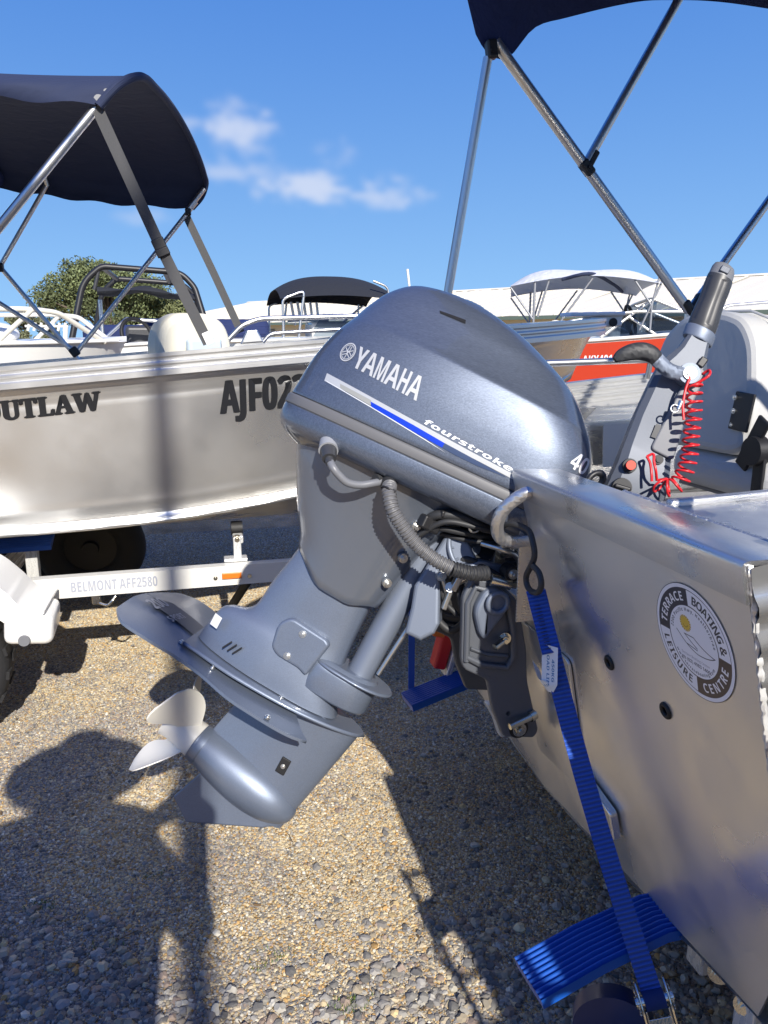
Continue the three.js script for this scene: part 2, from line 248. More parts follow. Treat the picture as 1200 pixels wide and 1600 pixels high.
// loose stones: every size lies on the sheet, thick close by and thinning out with distance
{
  const rnd = mulberry(77), variants = [];
  for (let k = 0; k < 4; k++) {
    const q = mergeVertices(new THREE.IcosahedronGeometry(1, k < 2 ? 1 : 0).deleteAttribute('normal').deleteAttribute('uv')), p = q.attributes.position;
    for (let i = 0; i < p.count; i++) { const s = 0.72 + 0.5 * rnd(); p.setXYZ(i, p.getX(i) * s, p.getY(i) * s * 0.72, p.getZ(i) * s); }
    const t = k < 2 ? toCreasedNormals(q, 0.7) : q.toNonIndexed(); t.computeVertexNormals(); variants.push(k < 2 ? toCreasedNormals(q, 0.45) : t);
  }
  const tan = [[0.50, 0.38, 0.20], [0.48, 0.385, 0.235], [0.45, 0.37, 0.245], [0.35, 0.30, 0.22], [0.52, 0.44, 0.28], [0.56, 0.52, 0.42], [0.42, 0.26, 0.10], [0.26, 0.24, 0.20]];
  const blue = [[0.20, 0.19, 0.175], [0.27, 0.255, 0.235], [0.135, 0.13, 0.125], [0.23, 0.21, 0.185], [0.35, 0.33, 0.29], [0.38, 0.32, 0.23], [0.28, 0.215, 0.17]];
  const stoneMat = P({ roughness: 0.9, bumpMap: rep(fineTex, 1), bumpScale: 0.0006 });
  // big-stone amount: the washed area at the viewer's feet and along the shaded lane under the near boat
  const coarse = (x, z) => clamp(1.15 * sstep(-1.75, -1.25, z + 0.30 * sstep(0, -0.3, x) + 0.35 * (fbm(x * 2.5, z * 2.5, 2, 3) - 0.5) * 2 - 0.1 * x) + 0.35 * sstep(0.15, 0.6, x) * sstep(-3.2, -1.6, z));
  const jobs = [[], [], [], []], c = new THREE.Color(), q = new THREE.Quaternion(), e = new THREE.Euler(), m4 = new THREE.Matrix4();
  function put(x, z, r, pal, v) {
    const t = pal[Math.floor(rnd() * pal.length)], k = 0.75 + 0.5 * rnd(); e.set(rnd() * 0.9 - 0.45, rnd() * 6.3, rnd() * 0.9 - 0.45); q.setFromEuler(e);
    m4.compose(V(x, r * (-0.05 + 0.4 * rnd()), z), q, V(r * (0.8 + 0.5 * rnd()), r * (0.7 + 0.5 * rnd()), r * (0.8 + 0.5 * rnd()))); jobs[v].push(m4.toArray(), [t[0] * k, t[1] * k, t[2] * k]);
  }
  const inView = (x, z) => { const ff = x * 0.2351 - z * 0.972, xx = x * 0.972 + z * 0.2351; return ff > 0.9 && Math.abs(xx) < ff * 0.62 + 0.25; };
  for (let i = 0; i < 2000000 && jobs[2].length + jobs[3].length < 2 * 700000; i++) {   // fine grit
    const z = -0.85 - 5.3 * Math.pow(rnd(), 1.25), x = -2.3 + 3.7 * rnd(); if (!inView(x, z)) continue;
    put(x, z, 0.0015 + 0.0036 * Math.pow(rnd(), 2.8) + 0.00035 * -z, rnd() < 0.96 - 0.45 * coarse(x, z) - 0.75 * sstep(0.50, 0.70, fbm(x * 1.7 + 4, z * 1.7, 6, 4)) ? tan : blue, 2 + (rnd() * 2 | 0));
  }
  for (let i = 0; i < 20000; i++) {                          // middling stones
    const z = -0.8 - 4.6 * Math.pow(rnd(), 1.2), x = -2.6 + 5.2 * rnd(); if (!inView(x, z) || rnd() > 0.22 + 0.9 * coarse(x, z)) continue;
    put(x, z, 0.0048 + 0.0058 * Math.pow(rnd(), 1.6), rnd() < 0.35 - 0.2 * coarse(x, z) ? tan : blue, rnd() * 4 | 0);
  }
  for (let i = 0; i < 60000; i++) {                          // large stones
    const z = -0.8 - 2.6 * Math.pow(rnd(), 1.1), x = -2.2 + 4.4 * rnd(), k = coarse(x, z); if (!inView(x, z) || rnd() > k * k * 0.7 + 0.006) continue;
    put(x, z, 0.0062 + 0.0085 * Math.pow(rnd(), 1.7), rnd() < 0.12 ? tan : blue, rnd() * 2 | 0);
  }
  const names = ['gravel_stones', 'gravel_stones', 'gravel_grit', 'gravel_grit'], lab = ['rounded grey gravel stones lying loose on the ground near the viewer', 'angular grey gravel stones mixed in at the viewer end of the yard', 'tan and grey grit covering the yard floor', 'fine yellowish grit scattered over the yard floor'];
  jobs.forEach((J, v) => {
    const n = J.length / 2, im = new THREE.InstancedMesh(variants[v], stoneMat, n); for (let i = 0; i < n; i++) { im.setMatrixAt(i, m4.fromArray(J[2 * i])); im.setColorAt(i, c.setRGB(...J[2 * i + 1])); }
    im.name = numbered(names[v]); im.castShadow = im.receiveShadow = true; im.userData = { kind: 'stuff', label: lab[v], category: 'gravel' }; scene.add(im);
  });
  // a few dry leaf scraps and twigs
  const bits = []; for (let i = 0; i < 90; i++) { const z = -1.0 - 3.2 * rnd(), x = -1.6 + 3 * rnd(); const g = rnd() < 0.6 ? new THREE.PlaneGeometry(0.012 + 0.012 * rnd(), 0.005 + 0.004 * rnd(), 2, 1) : new THREE.CylinderGeometry(0.0012, 0.0012, 0.03 + 0.05 * rnd(), 5).rotateZ(1.57); if (g.type === 'PlaneGeometry') { const p = g.attributes.position; for (let k = 0; k < p.count; k++) p.setZ(k, 60 * p.getX(k) * p.getX(k) * 0.3); g.rotateX(-1.3 + 0.4 * rnd()); } bits.push(g.rotateY(rnd() * 6.3).translate(x, 0.0085, z)); }
  const lt = obj('leaf_litter', bits, P({ color: lin(0.16, 0.10, 0.045), roughness: 0.85, side: THREE.DoubleSide }), scene); lt.userData = { kind: 'stuff', label: 'dry brown leaf scraps and twigs scattered on the gravel', category: 'leaf litter' };
  // small green tufts of weed between the stones
  const blade = new THREE.BufferGeometry(); blade.setAttribute('position', new THREE.Float32BufferAttribute([-0.12, 0, 0, 0.12, 0, 0, 0.05, 0.6, 0.1, -0.05, 0.6, 0.1, 0, 1, 0.3], 3)); blade.setIndex([0, 1, 2, 0, 2, 3, 3, 2, 4]); blade.computeVertexNormals();
  const spots = [[-0.62, -1.86, 0.06, 260], [-0.60, -1.78, 0.05, 200], [-0.80, -1.76, 0.035, 120], [-0.98, -1.98, 0.06, 260], [-0.5, -1.95, 0.05, 90], [-0.36, -1.5, 0.05, 90], [-0.19, -2.0, 0.05, 60], [0.1, -1.62, 0.06, 60], [0.27, -1.44, 0.05, 110], [-0.72, -1.6, 0.05, 60], [-0.3, -1.75, 0.05, 60]];
  const B = []; for (const [x, z, r, n] of spots) for (let i = 0; i < n; i++) { const a = rnd() * 6.28, d = r * Math.sqrt(rnd()) * (0.6 + 0.8 * rnd()), s = 0.005 + 0.008 * rnd(); e.set(0.5 * rnd() - 0.2, rnd() * 6.28, 0.8 * rnd() - 0.4); q.setFromEuler(e); m4.compose(V(x + d * Math.cos(a), 0.004, z + d * Math.sin(a) * 0.6), q, V(s, s, s)); B.push(m4.toArray()); }
  const im = new THREE.InstancedMesh(blade, P({ color: lin(0.11, 0.17, 0.035), roughness: 0.8, side: THREE.DoubleSide }), B.length); B.forEach((a, i) => im.setMatrixAt(i, m4.fromArray(a))); im.name = 'weeds'; im.userData = { kind: 'stuff', label: 'small green weeds sprouting in patches between the gravel', category: 'weeds' }; scene.add(im);
}

// ================================================================ OUTBOARD MOTOR (own axes: x forward, y up the drive shaft, z starboard; tilted up and steered)
const motor = thing('outboard_motor', 'large blue grey outboard motor tilted up on the transom of the near aluminium boat', 'outboard motor', [0.4512, 0.9255, -1.67]);
motor.quaternion.setFromAxisAngle(V(0, 0, 1), -29 * D).multiply(new THREE.Quaternion().setFromAxisAngle(V(0, 1, 0), -25 * D));
motor.updateMatrixWorld(true);
const motorInv = motor.matrixWorld.clone().invert(), inMotor = g => g.applyMatrix4(motorInv);   // world geometry -> motor axes
{
  // ---- cowling
  const back = spline([[0.28, -0.462], [0.33, -0.4545], [0.40, -0.448], [0.467, -0.43], [0.508, -0.410], [0.55, -0.394], [0.593, -0.372], [0.625, -0.345], [0.647, -0.314], [0.660, -0.274], [0.667, -0.232], [0.671, -0.19]]);
  const front = spline([[0.28, 0.249], [0.36, 0.252], [0.40, 0.250], [0.441, 0.242], [0.481, 0.224], [0.518, 0.198], [0.56, 0.160], [0.596, 0.109], [0.618, 0.058], [0.645, -0.017], [0.660, -0.082], [0.667, -0.12], [0.671, -0.15]]);
  const half = spline([[0.28, 0.184], [0.33, 0.189], [0.40, 0.189], [0.44, 0.186], [0.47, 0.1825], [0.492, 0.1785], [0.502, 0.1762], [0.506, 0.1745], [0.512, 0.1695], [0.52, 0.162], [0.545, 0.1415], [0.575, 0.119], [0.60, 0.102], [0.625, 0.079], [0.645, 0.057], [0.66, 0.034], [0.668, 0.018], [0.671, 0.006]]);
  const skew = (w, v) => 0.062 * (w + 0.15) * (1 - sstep(0.30, 0.56, v));
  const section = v => { const b = back(v), f = front(v), c = mix(b, f, 0.62); return { c, a0: c - b, a1: f - c, h: half(v), n0: mix(2.6, 2.1, sstep(0.3, 0.65, v)), n1: mix(4.2, 2.4, sstep(0.36, 0.66, v)) }; };
  const ringAt = (v, grow = 0, n = 72, dy = 0) => { const S = section(v), out = []; for (let i = 0; i < n; i++) { const a = i / n * 2 * Math.PI, ca = Math.cos(a), sa = Math.sin(a), ex = ca > 0 ? S.n1 : S.n0, w = S.c + Math.sign(ca) * Math.pow(Math.abs(ca), 2 / ex) * ((ca > 0 ? S.a1 : S.a0) + grow), s = Math.sign(sa) * Math.pow(Math.abs(sa), 2 / ex) * (S.h + grow); out.push(V(w, v + dy + skew(w, v), -s)); } return out; };
  const side = (w, v) => { const S = section(v), x = w - S.c, ex = x > 0 ? S.n1 : S.n0, q = Math.abs(x) / (x > 0 ? S.a1 : S.a0); return S.h * Math.pow(Math.max(0, 1 - Math.pow(q, ex)), 1 / ex); };
  const vs = []; for (let v = 0.306; v < 0.64; v += v > 0.49 && v < 0.525 ? 0.0025 : 0.0085) vs.push(v); vs.push(0.642, 0.648, 0.653, 0.658, 0.662, 0.665, 0.668, 0.6705);
  const cowl = obj('cowling', loft([ringAt(0.306, -0.012), ringAt(0.306, -0.003), ...vs.map(v => ringAt(v + 0.002))]), M.paint, motor);
  obj('cowl_seal', loft([[0.280, -0.006], [0.281, 0.001], [0.284, 0.0042], [0.300, 0.0042], [0.3045, 0.001], [0.306, -0.006]].map(([v, g]) => ringAt(0.306, g, 72, v - 0.306)), { cap0: false, cap1: false }), M.greyRubber, motor);
  // ---- side print: emblem, lettering, stripes
  function patch(c, name, tex, par, off = 0.0011, mat = {}) {         // c: four corners [w, v] as seen: top left, top right, bottom left, bottom right
    const nx = 40, ny = 8, rows = [], U = []; for (let j = 0; j <= ny; j++) { const r = []; for (let i = 0; i <= nx; i++) { const s = i / nx, t = j / ny, w = mix(mix(c[0][0], c[1][0], s), mix(c[2][0], c[3][0], s), t), vm = mix(mix(c[0][1], c[1][1], s), mix(c[2][1], c[3][1], s), t); let v = vm; for (let k = 0; k < 3; k++) v = vm - skew(w, v); const e = 0.002, sd = side(w, v); const nrm = V((side(w - e, v) - side(w + e, v)) / (2 * e), (side(w, v - e) - side(w, v + e)) / (2 * e), 1).normalize(); r.push(V(w, vm, sd).addScaledVector(nrm, off)); U.push(s, 1 - t); } rows.push(r); }
    const g = grid(rows); g.setAttribute('uv', new THREE.Float32BufferAttribute(U, 2)); return obj(name, g, tex ? P({ map: tex, transparent: true, alphaTest: 0.5, roughness: 0.35, metalness: 0.35, side: THREE.DoubleSide, ...mat }) : mat, par);
  }
  const silver = '#c9c9c6';
  const emblem = canvasTex(256, 256, (x, w) => { x.translate(128, 128); x.strokeStyle = silver; x.lineWidth = 15; x.beginPath(); x.arc(0, 0, 112, 0, 7); x.stroke(); x.lineWidth = 9; x.beginPath(); x.arc(0, 0, 92, 0, 7); x.stroke(); for (let k = 0; k < 3; k++) { x.save(); x.rotate(k * 2 * Math.PI / 3); x.lineWidth = 11; x.beginPath(); x.moveTo(0, 80); x.lineTo(0, -6); x.moveTo(-17, -82); x.lineTo(-17, -24); x.quadraticCurveTo(-17, -8, 0, -8); x.quadraticCurveTo(17, -8, 17, -24); x.lineTo(17, -82); x.stroke(); x.restore(); } });
  patch([[-0.3715, 0.4485], [-0.3325, 0.4485], [-0.3715, 0.400], [-0.3325, 0.400]], 'emblem', emblem, cowl);
  const fit = (x, t, w, h, font, col) => { x.font = font; const m = x.measureText(t); x.save(); x.scale(w / m.width, 1); x.fillStyle = col; x.textBaseline = 'alphabetic'; x.fillText(t, 0, h); x.restore(); };
  patch([[-0.332, 0.4485], [-0.157, 0.4475], [-0.326, 0.399], [-0.152, 0.395]], 'lettering', canvasTex(1024, 280, (x, w, h) => { const t = 'YAMAHA', ws = [166, 178, 196, 178, 168, 178]; let p = 0; [...t].forEach((ch, i) => { x.save(); x.translate(p, 0); x.font = 'bold 384px sans-serif'; const m = x.measureText(ch).width; x.scale((ws[i] - 6) / m, 1); x.fillStyle = silver; x.fillText(ch, 0, 279); x.restore(); p += ws[i] - 12; }); }), cowl);
  patch([[-0.3735, 0.366], [0.104, 0.366], [-0.3735, 0.324], [0.104, 0.324]], 'stripe', canvasTex(2048, 192, (x, W, H) => {
    const q = (w, v) => [(w + 0.3735) / 0.4775 * W, (0.366 - v) / 0.042 * H], poly = (c, ...p) => { x.fillStyle = c; x.beginPath(); p.forEach((a, i) => i ? x.lineTo(...q(...a)) : x.moveTo(...q(...a))); x.closePath(); x.fill(); };
    poly('#c2c3c2', [-0.3725, 0.3615], [-0.2, 0.3575], [0.0, 0.3545], [0.101, 0.3545], [0.103, 0.3445], [0.0, 0.344], [-0.2, 0.3455], [-0.369, 0.3435]);
    poly('#a9a89f', [-0.33, 0.3535], [-0.246, 0.3525], [-0.241, 0.3415], [-0.324, 0.345]);
    poly('#e8e8e6', [-0.37, 0.346], [-0.24, 0.3405], [-0.1, 0.3325], [-0.045, 0.3272], [-0.1, 0.3305], [-0.235, 0.338], [-0.36, 0.3435]);
    poly('#1740c4', [-0.246, 0.3495], [-0.14, 0.3475], [-0.06, 0.3445], [-0.012, 0.341], [-0.06, 0.3335], [-0.12, 0.3345], [-0.238, 0.3400]);
    poly('#41506f', [-0.06, 0.3445], [0.05, 0.3435], [0.09, 0.342], [0.02, 0.334], [-0.03, 0.3325], [-0.06, 0.3335]);
  }), cowl);
  patch([[-0.1235, 0.3735], [0.100, 0.3685], [-0.1235, 0.3575], [0.100, 0.3530]], 'lettering', canvasTex(1024, 96, (x, w, h) => { x.transform(1, 0, -0.30, 1, 26, 0); fit(x, 'fourstroke', w - 40, 78, 'bold 96px sans-serif', '#f4f4f2'); }), cowl);
  patch([[0.186, 0.4625], [0.2345, 0.4625], [0.190, 0.420], [0.2385, 0.420]], 'power_number', canvasTex(256, 220, (x, w, h) => { x.transform(1, 0, -0.12, 1, 24, 0); fit(x, '40', 210, 205, 'bold 270px sans-serif', '#f0f0ee'); }), cowl);
  patch([[-0.2215, 0.6035], [-0.1585, 0.6105], [-0.2165, 0.5985], [-0.1545, 0.6015]], 'air_vent', null, cowl, 0.0015, M.black);
  // ---- bottom pan: a band that follows the seal, tucked in below
  const panRing = (v, grow, k) => ringAt(0.306, grow, 72, v - 0.306).map(p => { const q = p.clone(); if (k) { q.x = mix(q.x, mix(-0.36, 0.17, clamp((q.x + 0.47) / 0.72)), k); q.z *= 1 - 0.38 * k; q.y -= 0.03 * k * sstep(-0.3, -0.46, p.x); } return q; });
  obj('bottom_pan', loft([[0.281, -0.01, 0], [0.282, 0.001, 0], [0.277, 0.0025, 0], [0.262, 0.002, 0], [0.245, 0.001, 0.02], [0.232, -0.004, 0.06], [0.223, -0.010, 0.16], [0.219, -0.014, 0.35], [0.218, -0.014, 0.75], [0.217, -0.014, 0.9]].map(a => panRing(...a)), { flip: true }), M.paint, motor);
  // ---- apron (mid cover)
  const oval = (v, b, f, h, n0 = 2.2, n1 = 3.2, N = 56, vf) => { const c = mix(b, f, 0.5), out = []; for (let i = 0; i < N; i++) { const a = i / N * 2 * Math.PI, ca = Math.cos(a), sa = Math.sin(a), ex = ca > 0 ? n1 : n0, w = c + Math.sign(ca) * Math.pow(Math.abs(ca), 2 / ex) * (f - b) / 2; out.push(V(w, v + (vf ? vf(w) : 0), -Math.sign(sa) * Math.pow(Math.abs(sa), 2 / ex) * h)); } return out; };
  const apB = spline([[-0.09, -0.270], [-0.03, -0.286], [0.02, -0.310], [0.1, -0.350], [0.17, -0.386], [0.21, -0.402], [0.235, -0.425]]), apF = spline([[-0.09, -0.030], [0.0, -0.016], [0.1, 0.004], [0.16, 0.03], [0.235, 0.07]]), apH = spline([[-0.09, 0.070], [0.0, 0.083], [0.1, 0.101], [0.17, 0.119], [0.21, 0.131], [0.235, 0.145]]);
  const dip = k => w => k * (0.055 * sstep(-0.16, -0.28, w) + 0.02 * sstep(-0.1, -0.04, w));
  const ap = []; for (let i = 0; i <= 16; i++) { const t = i / 16, v = mix(-0.086, 0.235, t); ap.push(oval(v, apB(v), apF(v), apH(v), 2.3, 3.4, 56, dip(Math.pow(1 - t, 3)))); }
  ap.unshift(oval(-0.086, -0.255, -0.04, 0.060, 2.3, 3.4, 56, dip(1)));
  obj('apron', loft(ap, { flip: true }), M.paintGrey, motor);
  // ---- leg (exhaust housing) with its flared foot
  const lgB = spline([[-0.36, -0.392], [-0.31, -0.385], [-0.262, -0.372], [-0.245, -0.356], [-0.232, -0.318], [-0.21, -0.298], [-0.15, -0.290], [-0.05, -0.272], [0.02, -0.262]]), lgF = spline([[-0.36, 0.01], [-0.30, -0.02], [-0.2, -0.042], [0.02, -0.048]]), lgH = spline([[-0.36, 0.074], [-0.32, 0.072], [-0.27, 0.066], [-0.2, 0.056], [-0.05, 0.062], [0.02, 0.064]]);
  const lg = []; for (let i = 0; i <= 34; i++) { const v = mix(-0.352, 0.02, i / 34); const fl = sstep(-0.2, -0.26, v); lg.push(oval(v, lgB(v), lgF(v), lgH(v), mix(2.2, 1.75, fl), 3.0, 60)); }
  obj('leg', loft(lg, { flip: true }), M.paintLeg, motor);
  // mount cover, its bolts and the collar at the front
  const mc = obj('mount_cover', [plate([[-0.205, -0.262], [-0.216, -0.205], [-0.194, -0.176], [-0.096, -0.181], [-0.083, -0.190], [-0.100, -0.284], [-0.122, -0.275], [-0.183, -0.275]], 0.022, { bevel: 0.007, round: 0.016 }).translate(0, 0, 0.062)], M.paintLeg, motor);
  for (const p of [[-0.152, -0.198, 0.074], [-0.160, -0.262, 0.074]]) obj('bolt', bolt(p, [0, 0, 1], 0.0062), M.chrome, mc);
  const col = [[-0.312, 0.045, 0.0], [-0.314, 0.056, 0.004], [-0.305, 0.070, 0.01], [-0.250, 0.071, 0.01], [-0.236, 0.066, 0.006], [-0.228, 0.05, 0]].map(([v, h, g]) => oval(v, -0.105 - g, 0.052 + g, h, 4, 2.2, 40));
  obj('mount_collar', loft(col, { flip: true }), M.paintLeg, motor);
  obj('front_plate', loft([[-0.243, 0.074, -0.006], [-0.241, 0.079, 0], [-0.237, 0.079, 0], [-0.2345, 0.075, -0.005]].map(([v, h, g]) => oval(v, -0.11, 0.098 + g, h, 3, 2.2, 48)), { flip: true }), M.paintLeg, motor);
  // ---- anti-ventilation plate
  const avOut = u => { const w = mix(-0.41, 0.088, u); return [w, 0.108 * Math.pow(Math.max(0, 1 - Math.pow(Math.max(0, (u - 0.35) / 0.65), 2.3)), 0.62) * (u < 0.35 ? 1 - 0.2 * sstep(0.35, 0, u) : 1)]; };
  const avRing = (v, g) => { const o = []; for (let i = 0; i <= 30; i++) { const [w, s] = avOut(1 - i / 30); o.push(V(w - (i === 0 ? g : 0), v - 0.00 * w, -(Math.max(0.0, s - g)))); } for (let i = 29; i > 0; i--) { const [w, s] = avOut(1 - i / 30); o.push(V(w, v, Math.max(0.0, s - g))); } return o; };
  const av = obj('anti_ventilation_plate', loft([avRing(-0.364, 0.004), avRing(-0.362, 0), avRing(-0.3575, 0), avRing(-0.3545, 0.004)], { flip: true }), M.paintLeg, motor);
  obj('bolt', bolt([-0.125, -0.354, 0.078], [0, 1, 0], 0.004), M.chrome, av);
  // ---- bolted-on hydrofoil, wider towards the back and lifting at the trailing edge
  const hf = spline([[-0.64, 0.11], [-0.61, 0.135], [-0.54, 0.225], [-0.50, 0.235], [-0.44, 0.222], [-0.38, 0.195], [-0.30, 0.170], [-0.2, 0.172], [-0.1, 0.175], [-0.05, 0.168], [-0.018, 0.152]]);
  const hfS = w => -0.085 * sstep(-0.18, -0.5, w);
  const hfY = (w, s) => -0.374 + 0.020 * Math.pow(sstep(-0.22, -0.66, w), 1.0) - 0.012 * Math.abs(s) / 0.18 + 0.0;
  for (const sd of [1, -1]) {
    const rows = [], rowsB = []; for (let i = 0; i <= 36; i++) { const t = i / 36, a = [], b = []; for (let j = 0; j <= 10; j++) { const u = j / 10; const w0 = -0.592 + 0.02 * u * u, w = mix(w0, -0.018 - 0.10 * (1 - u), t); const s = Math.max(0.012, hf(w)) * u * sd + (sd * 0.001) + hfS(w); const th = 0.0035 + 0.006 * (1 - u) * sstep(0, 0.2, t); a.push(V(w, hfY(w, s) + th, s)); b.push(V(w, hfY(w, s) - th, s)); } rows.push(a); rowsB.push(b); }
    const rim = []; const edge = r => [...r.map(q => q[10]), ...[...r[36]].reverse().slice(1)]; const e1 = edge(rows), e2 = edge(rowsB); rim.push(e1, e2);
    const back0 = [rows[0], rowsB[0]];
    obj('hydrofoil_wing', [grid(rows, false, sd < 0), grid(rowsB, false, sd > 0), grid(rim, false, sd > 0), grid(back0, false, sd < 0)], M.paintLeg, motor);
  }
  const hp = []; for (let i = 0; i <= 20; i++) { const r = []; for (let j = 0; j <= 6; j++) { const w = mix(-0.560 + 0.012 * Math.abs(j - 3), -0.27, i / 20), s = mix(-0.055, 0.055, j / 6) * (1 - 0.25 * i / 20) + 0.03 + hfS(w); r.push(V(w, hfY(w, s) + 0.0125, s)); } hp.push(r); }
  const pad = obj('hydrofoil_pad', grid(hp, false, false), P({ color: lin(0.085, 0.09, 0.10), roughness: 0.55, side: THREE.DoubleSide }), motor);
  const flat = (text, h, w0, s0, f = font.bold, sx = 1, rot = Math.PI / 2) => letters(text, h, sx, f).rotateX(-Math.PI / 2).rotateY(rot).translate(w0, 0, s0);
  const lay = (g, d) => { const p = g.attributes.position; for (let i = 0; i < p.count; i++) p.setY(i, hfY(p.getX(i), p.getZ(i)) + 0.0125 + d); return g; };
  obj('lettering', [lay(flat('200', 0.040, -0.515, 0.012), 0.0015), lay(flat('SPORT', 0.022, -0.460, 0.020), 0.0015)], P({ color: lin(0.30, 0.31, 0.33), roughness: 0.4, side: THREE.DoubleSide }), pad);
  for (const [w, s] of [[-0.40, 0.075], [-0.30, 0.095], [-0.34, -0.05], [-0.12, 0.165]]) obj('bolt', bolt([w, hfY(w, s) + 0.010, s], [0, 1, 0], 0.0048), M.chrome, motor);
  obj('sticker', [new THREE.PlaneGeometry(0.024, 0.030).rotateY(-0.35).translate(-0.356, -0.283, 0.051)], P({ color: lin(0.62, 0.63, 0.63), roughness: 0.5, side: THREE.DoubleSide }), motor);
  for (let k = 0; k < 3; k++) obj('water_slot', box(-0.300 + 0.014 * k, -0.313, 0.0705, 0.004, 0.028, 0.006, 0.0015, [0, 0, -0.5]), M.black, motor);
  // ---- gearcase: strut, torpedo, skeg, water inlet, trim tab
  const gc = new THREE.Group(); gc.name = 'gearcase'; motor.add(gc); gc.position.set(-0.1, -0.56, 0); gc.rotation.z = -7 * D;
  const foil = (v, b, f, h, N = 40) => { const o = []; for (let i = 0; i < N; i++) { const a = i / N * 2 * Math.PI, x = (1 + Math.cos(a)) / 2, w = mix(b, f, x), th = h * Math.pow(Math.sin(Math.PI * Math.pow(1 - x, 0.62)), 0.85); o.push(V(w, v, (Math.sin(a) > 0 ? -1 : 1) * Math.max(0.0015, th))); } return o; };
  const st = []; for (let i = 0; i <= 14; i++) { const t = i / 14; st.push(foil(mix(-0.09, 0.215, t), mix(-0.16, -0.128, t), mix(0.128, 0.150, t), mix(0.034, 0.048, Math.pow(t, 2)))); }
  obj('strut', loft(st), M.paintLeg, gc);
  const tp = [[-0.165, 0.0], [-0.165, 0.044], [-0.158, 0.049], [-0.14, 0.0505], [-0.136, 0.0495], [-0.08, 0.0585], [-0.02, 0.0635], [0.03, 0.0625], [0.07, 0.0560], [0.10, 0.0450], [0.122, 0.031], [0.134, 0.017], [0.138, 0]].map(p => new THREE.Vector2(p[1], p[0]));
  obj('torpedo', new THREE.LatheGeometry(new THREE.SplineCurve(tp).getPoints(60), 40).rotateZ(-Math.PI / 2).translate(0, -0.048, 0), M.paintLeg, gc);
  obj('skeg', plate([[0.11, -0.075], [-0.10, -0.080], [-0.113, -0.104], [-0.134, -0.200], [-0.070, -0.231], [0.092, -0.118], [0.122, -0.085]], 0.012, { bevel: 0.0045, round: 0.005 }), M.paintLeg, gc);
  obj('water_inlet', box(0.046, 0.056, 0.0395, 0.024, 0.040, 0.007, 0.002, [0, 0, 0.12]), M.black, gc);
  obj('bolt', bolt([0.046, 0.056, 0.043], [0, 0, 1], 0.004), M.chrome, gc);
  obj('trim_tab', plate([[-0.145, 0.20], [-0.112, 0.20], [-0.118, 0.13], [-0.15, 0.115]], 0.014, { bevel: 0.003, round: 0.012 }), M.zinc, gc);
  // ---- propeller
  const pr = new THREE.Group(); pr.name = 'propeller'; motor.add(pr); pr.position.set(-0.300, -0.583, 0); pr.rotation.z = -7 * D;
  obj('hub', new THREE.LatheGeometry([[0, 0.036], [0.040, 0.036], [0.0455, 0.028], [0.044, 0.0], [0.040, -0.035], [0.043, -0.058], [0.036, -0.060], [0.030, -0.04], [0, -0.04]].map(p => new THREE.Vector2(...p)), 32).rotateZ(-Math.PI / 2), M.prop, pr);
  for (const ang of [42, 162, 282]) {
    const up = [], dn = []; for (let i = 0; i <= 18; i++) { const u = i / 18, r = mix(0.036, 0.152, u), a = [], b = []; const prof = Math.sqrt(Math.max(0, 1 - Math.pow(Math.max(0, (u - 0.42) / 0.58), 2.4))), ch = (0.95 + 0.32 * sstep(0, 0.5, u)) * prof; for (let j = 0; j <= 14; j++) { const c = j / 14 - 0.5, th = (c + 0.18 * u * u) * ch, x = -th * 0.048 - 0.058 * u - 0.002, t = 0.0016 + 0.0035 * (1 - u) * (1 - 4 * c * c); const q = ang * D + th; a.push(V(x + t, r * Math.cos(q), r * Math.sin(q))); b.push(V(x - t, r * Math.cos(q), r * Math.sin(q))); } up.push(a); dn.push(b); }
    const edge = r => [...r.map(q => q[0]), ...r[18].slice(1), ...r.slice(0, -1).reverse().map(q => q[14])];
    obj('blade', [grid(up), grid(dn, false, true), grid([edge(up), edge(dn)], false, true)], M.prop, pr);
  }
  // ---- swivel tube and casting in front of the leg
  obj('swivel_tube', [cyl([0.005, -0.236, 0], [0.005, 0.05, 0], 0.032, 0.034, 24), cyl([0.005, 0.045, 0], [0.002, 0.20, 0], 0.037, 0.045, 8)], M.casting, motor);
  obj('swivel_casting', [plate([[0.03, 0.17], [0.075, 0.185], [0.12, 0.15], [0.06, 0.085], [0.115, -0.02], [0.115, -0.045], [0.095, -0.075], [0.055, -0.078], [0.04, -0.02], [0.022, 0.03]], 0.10, { bevel: 0.009 }).translate(0, 0, 0.02)], M.casting, motor);
  obj('trim_rod', [cyl([0.046, -0.205, 0.02], [0.058, -0.05, 0.03], 0.006)], M.chrome, motor);
  for (const p of [[-0.028, 0.075, 0.092], [-0.034, 0.005, 0.078], [-0.035, 0.155, 0.11]]) obj('bolt', bolt(p, [0.5, 0, 0.9], 0.0075, 0.008), M.chrome, motor);
  // ---- flushing plug with its hose, and the loom conduit
  const fp = obj('flush_plug', [cyl([-0.306, 0.240, 0.122], [-0.279, 0.212, 0.170], 0.018, 0.022, 20), cyl([-0.309, 0.243, 0.116], [-0.306, 0.240, 0.122], 0.010, 0.018, 20)], P({ color: lin(0.30, 0.31, 0.33), roughness: 0.4 }), motor);
  obj('collar', [cyl([-0.281, 0.214, 0.166], [-0.265, 0.198, 0.187], 0.0195, 0.0155, 18), cyl([-0.265, 0.198, 0.187], [-0.257, 0.190, 0.196], 0.010, 0.009, 12)], M.darkPlastic, fp);
  obj('flush_hose', tube([[-0.262, 0.195, 0.190], [-0.245, 0.186, 0.20], [-0.228, 0.178, 0.196], [-0.205, 0.172, 0.186], [-0.180, 0.180, 0.172], [-0.158, 0.197, 0.158], [-0.138, 0.214, 0.138]], 0.0088, { seg: 50, rad: 14 }), M.greyPlastic, motor);
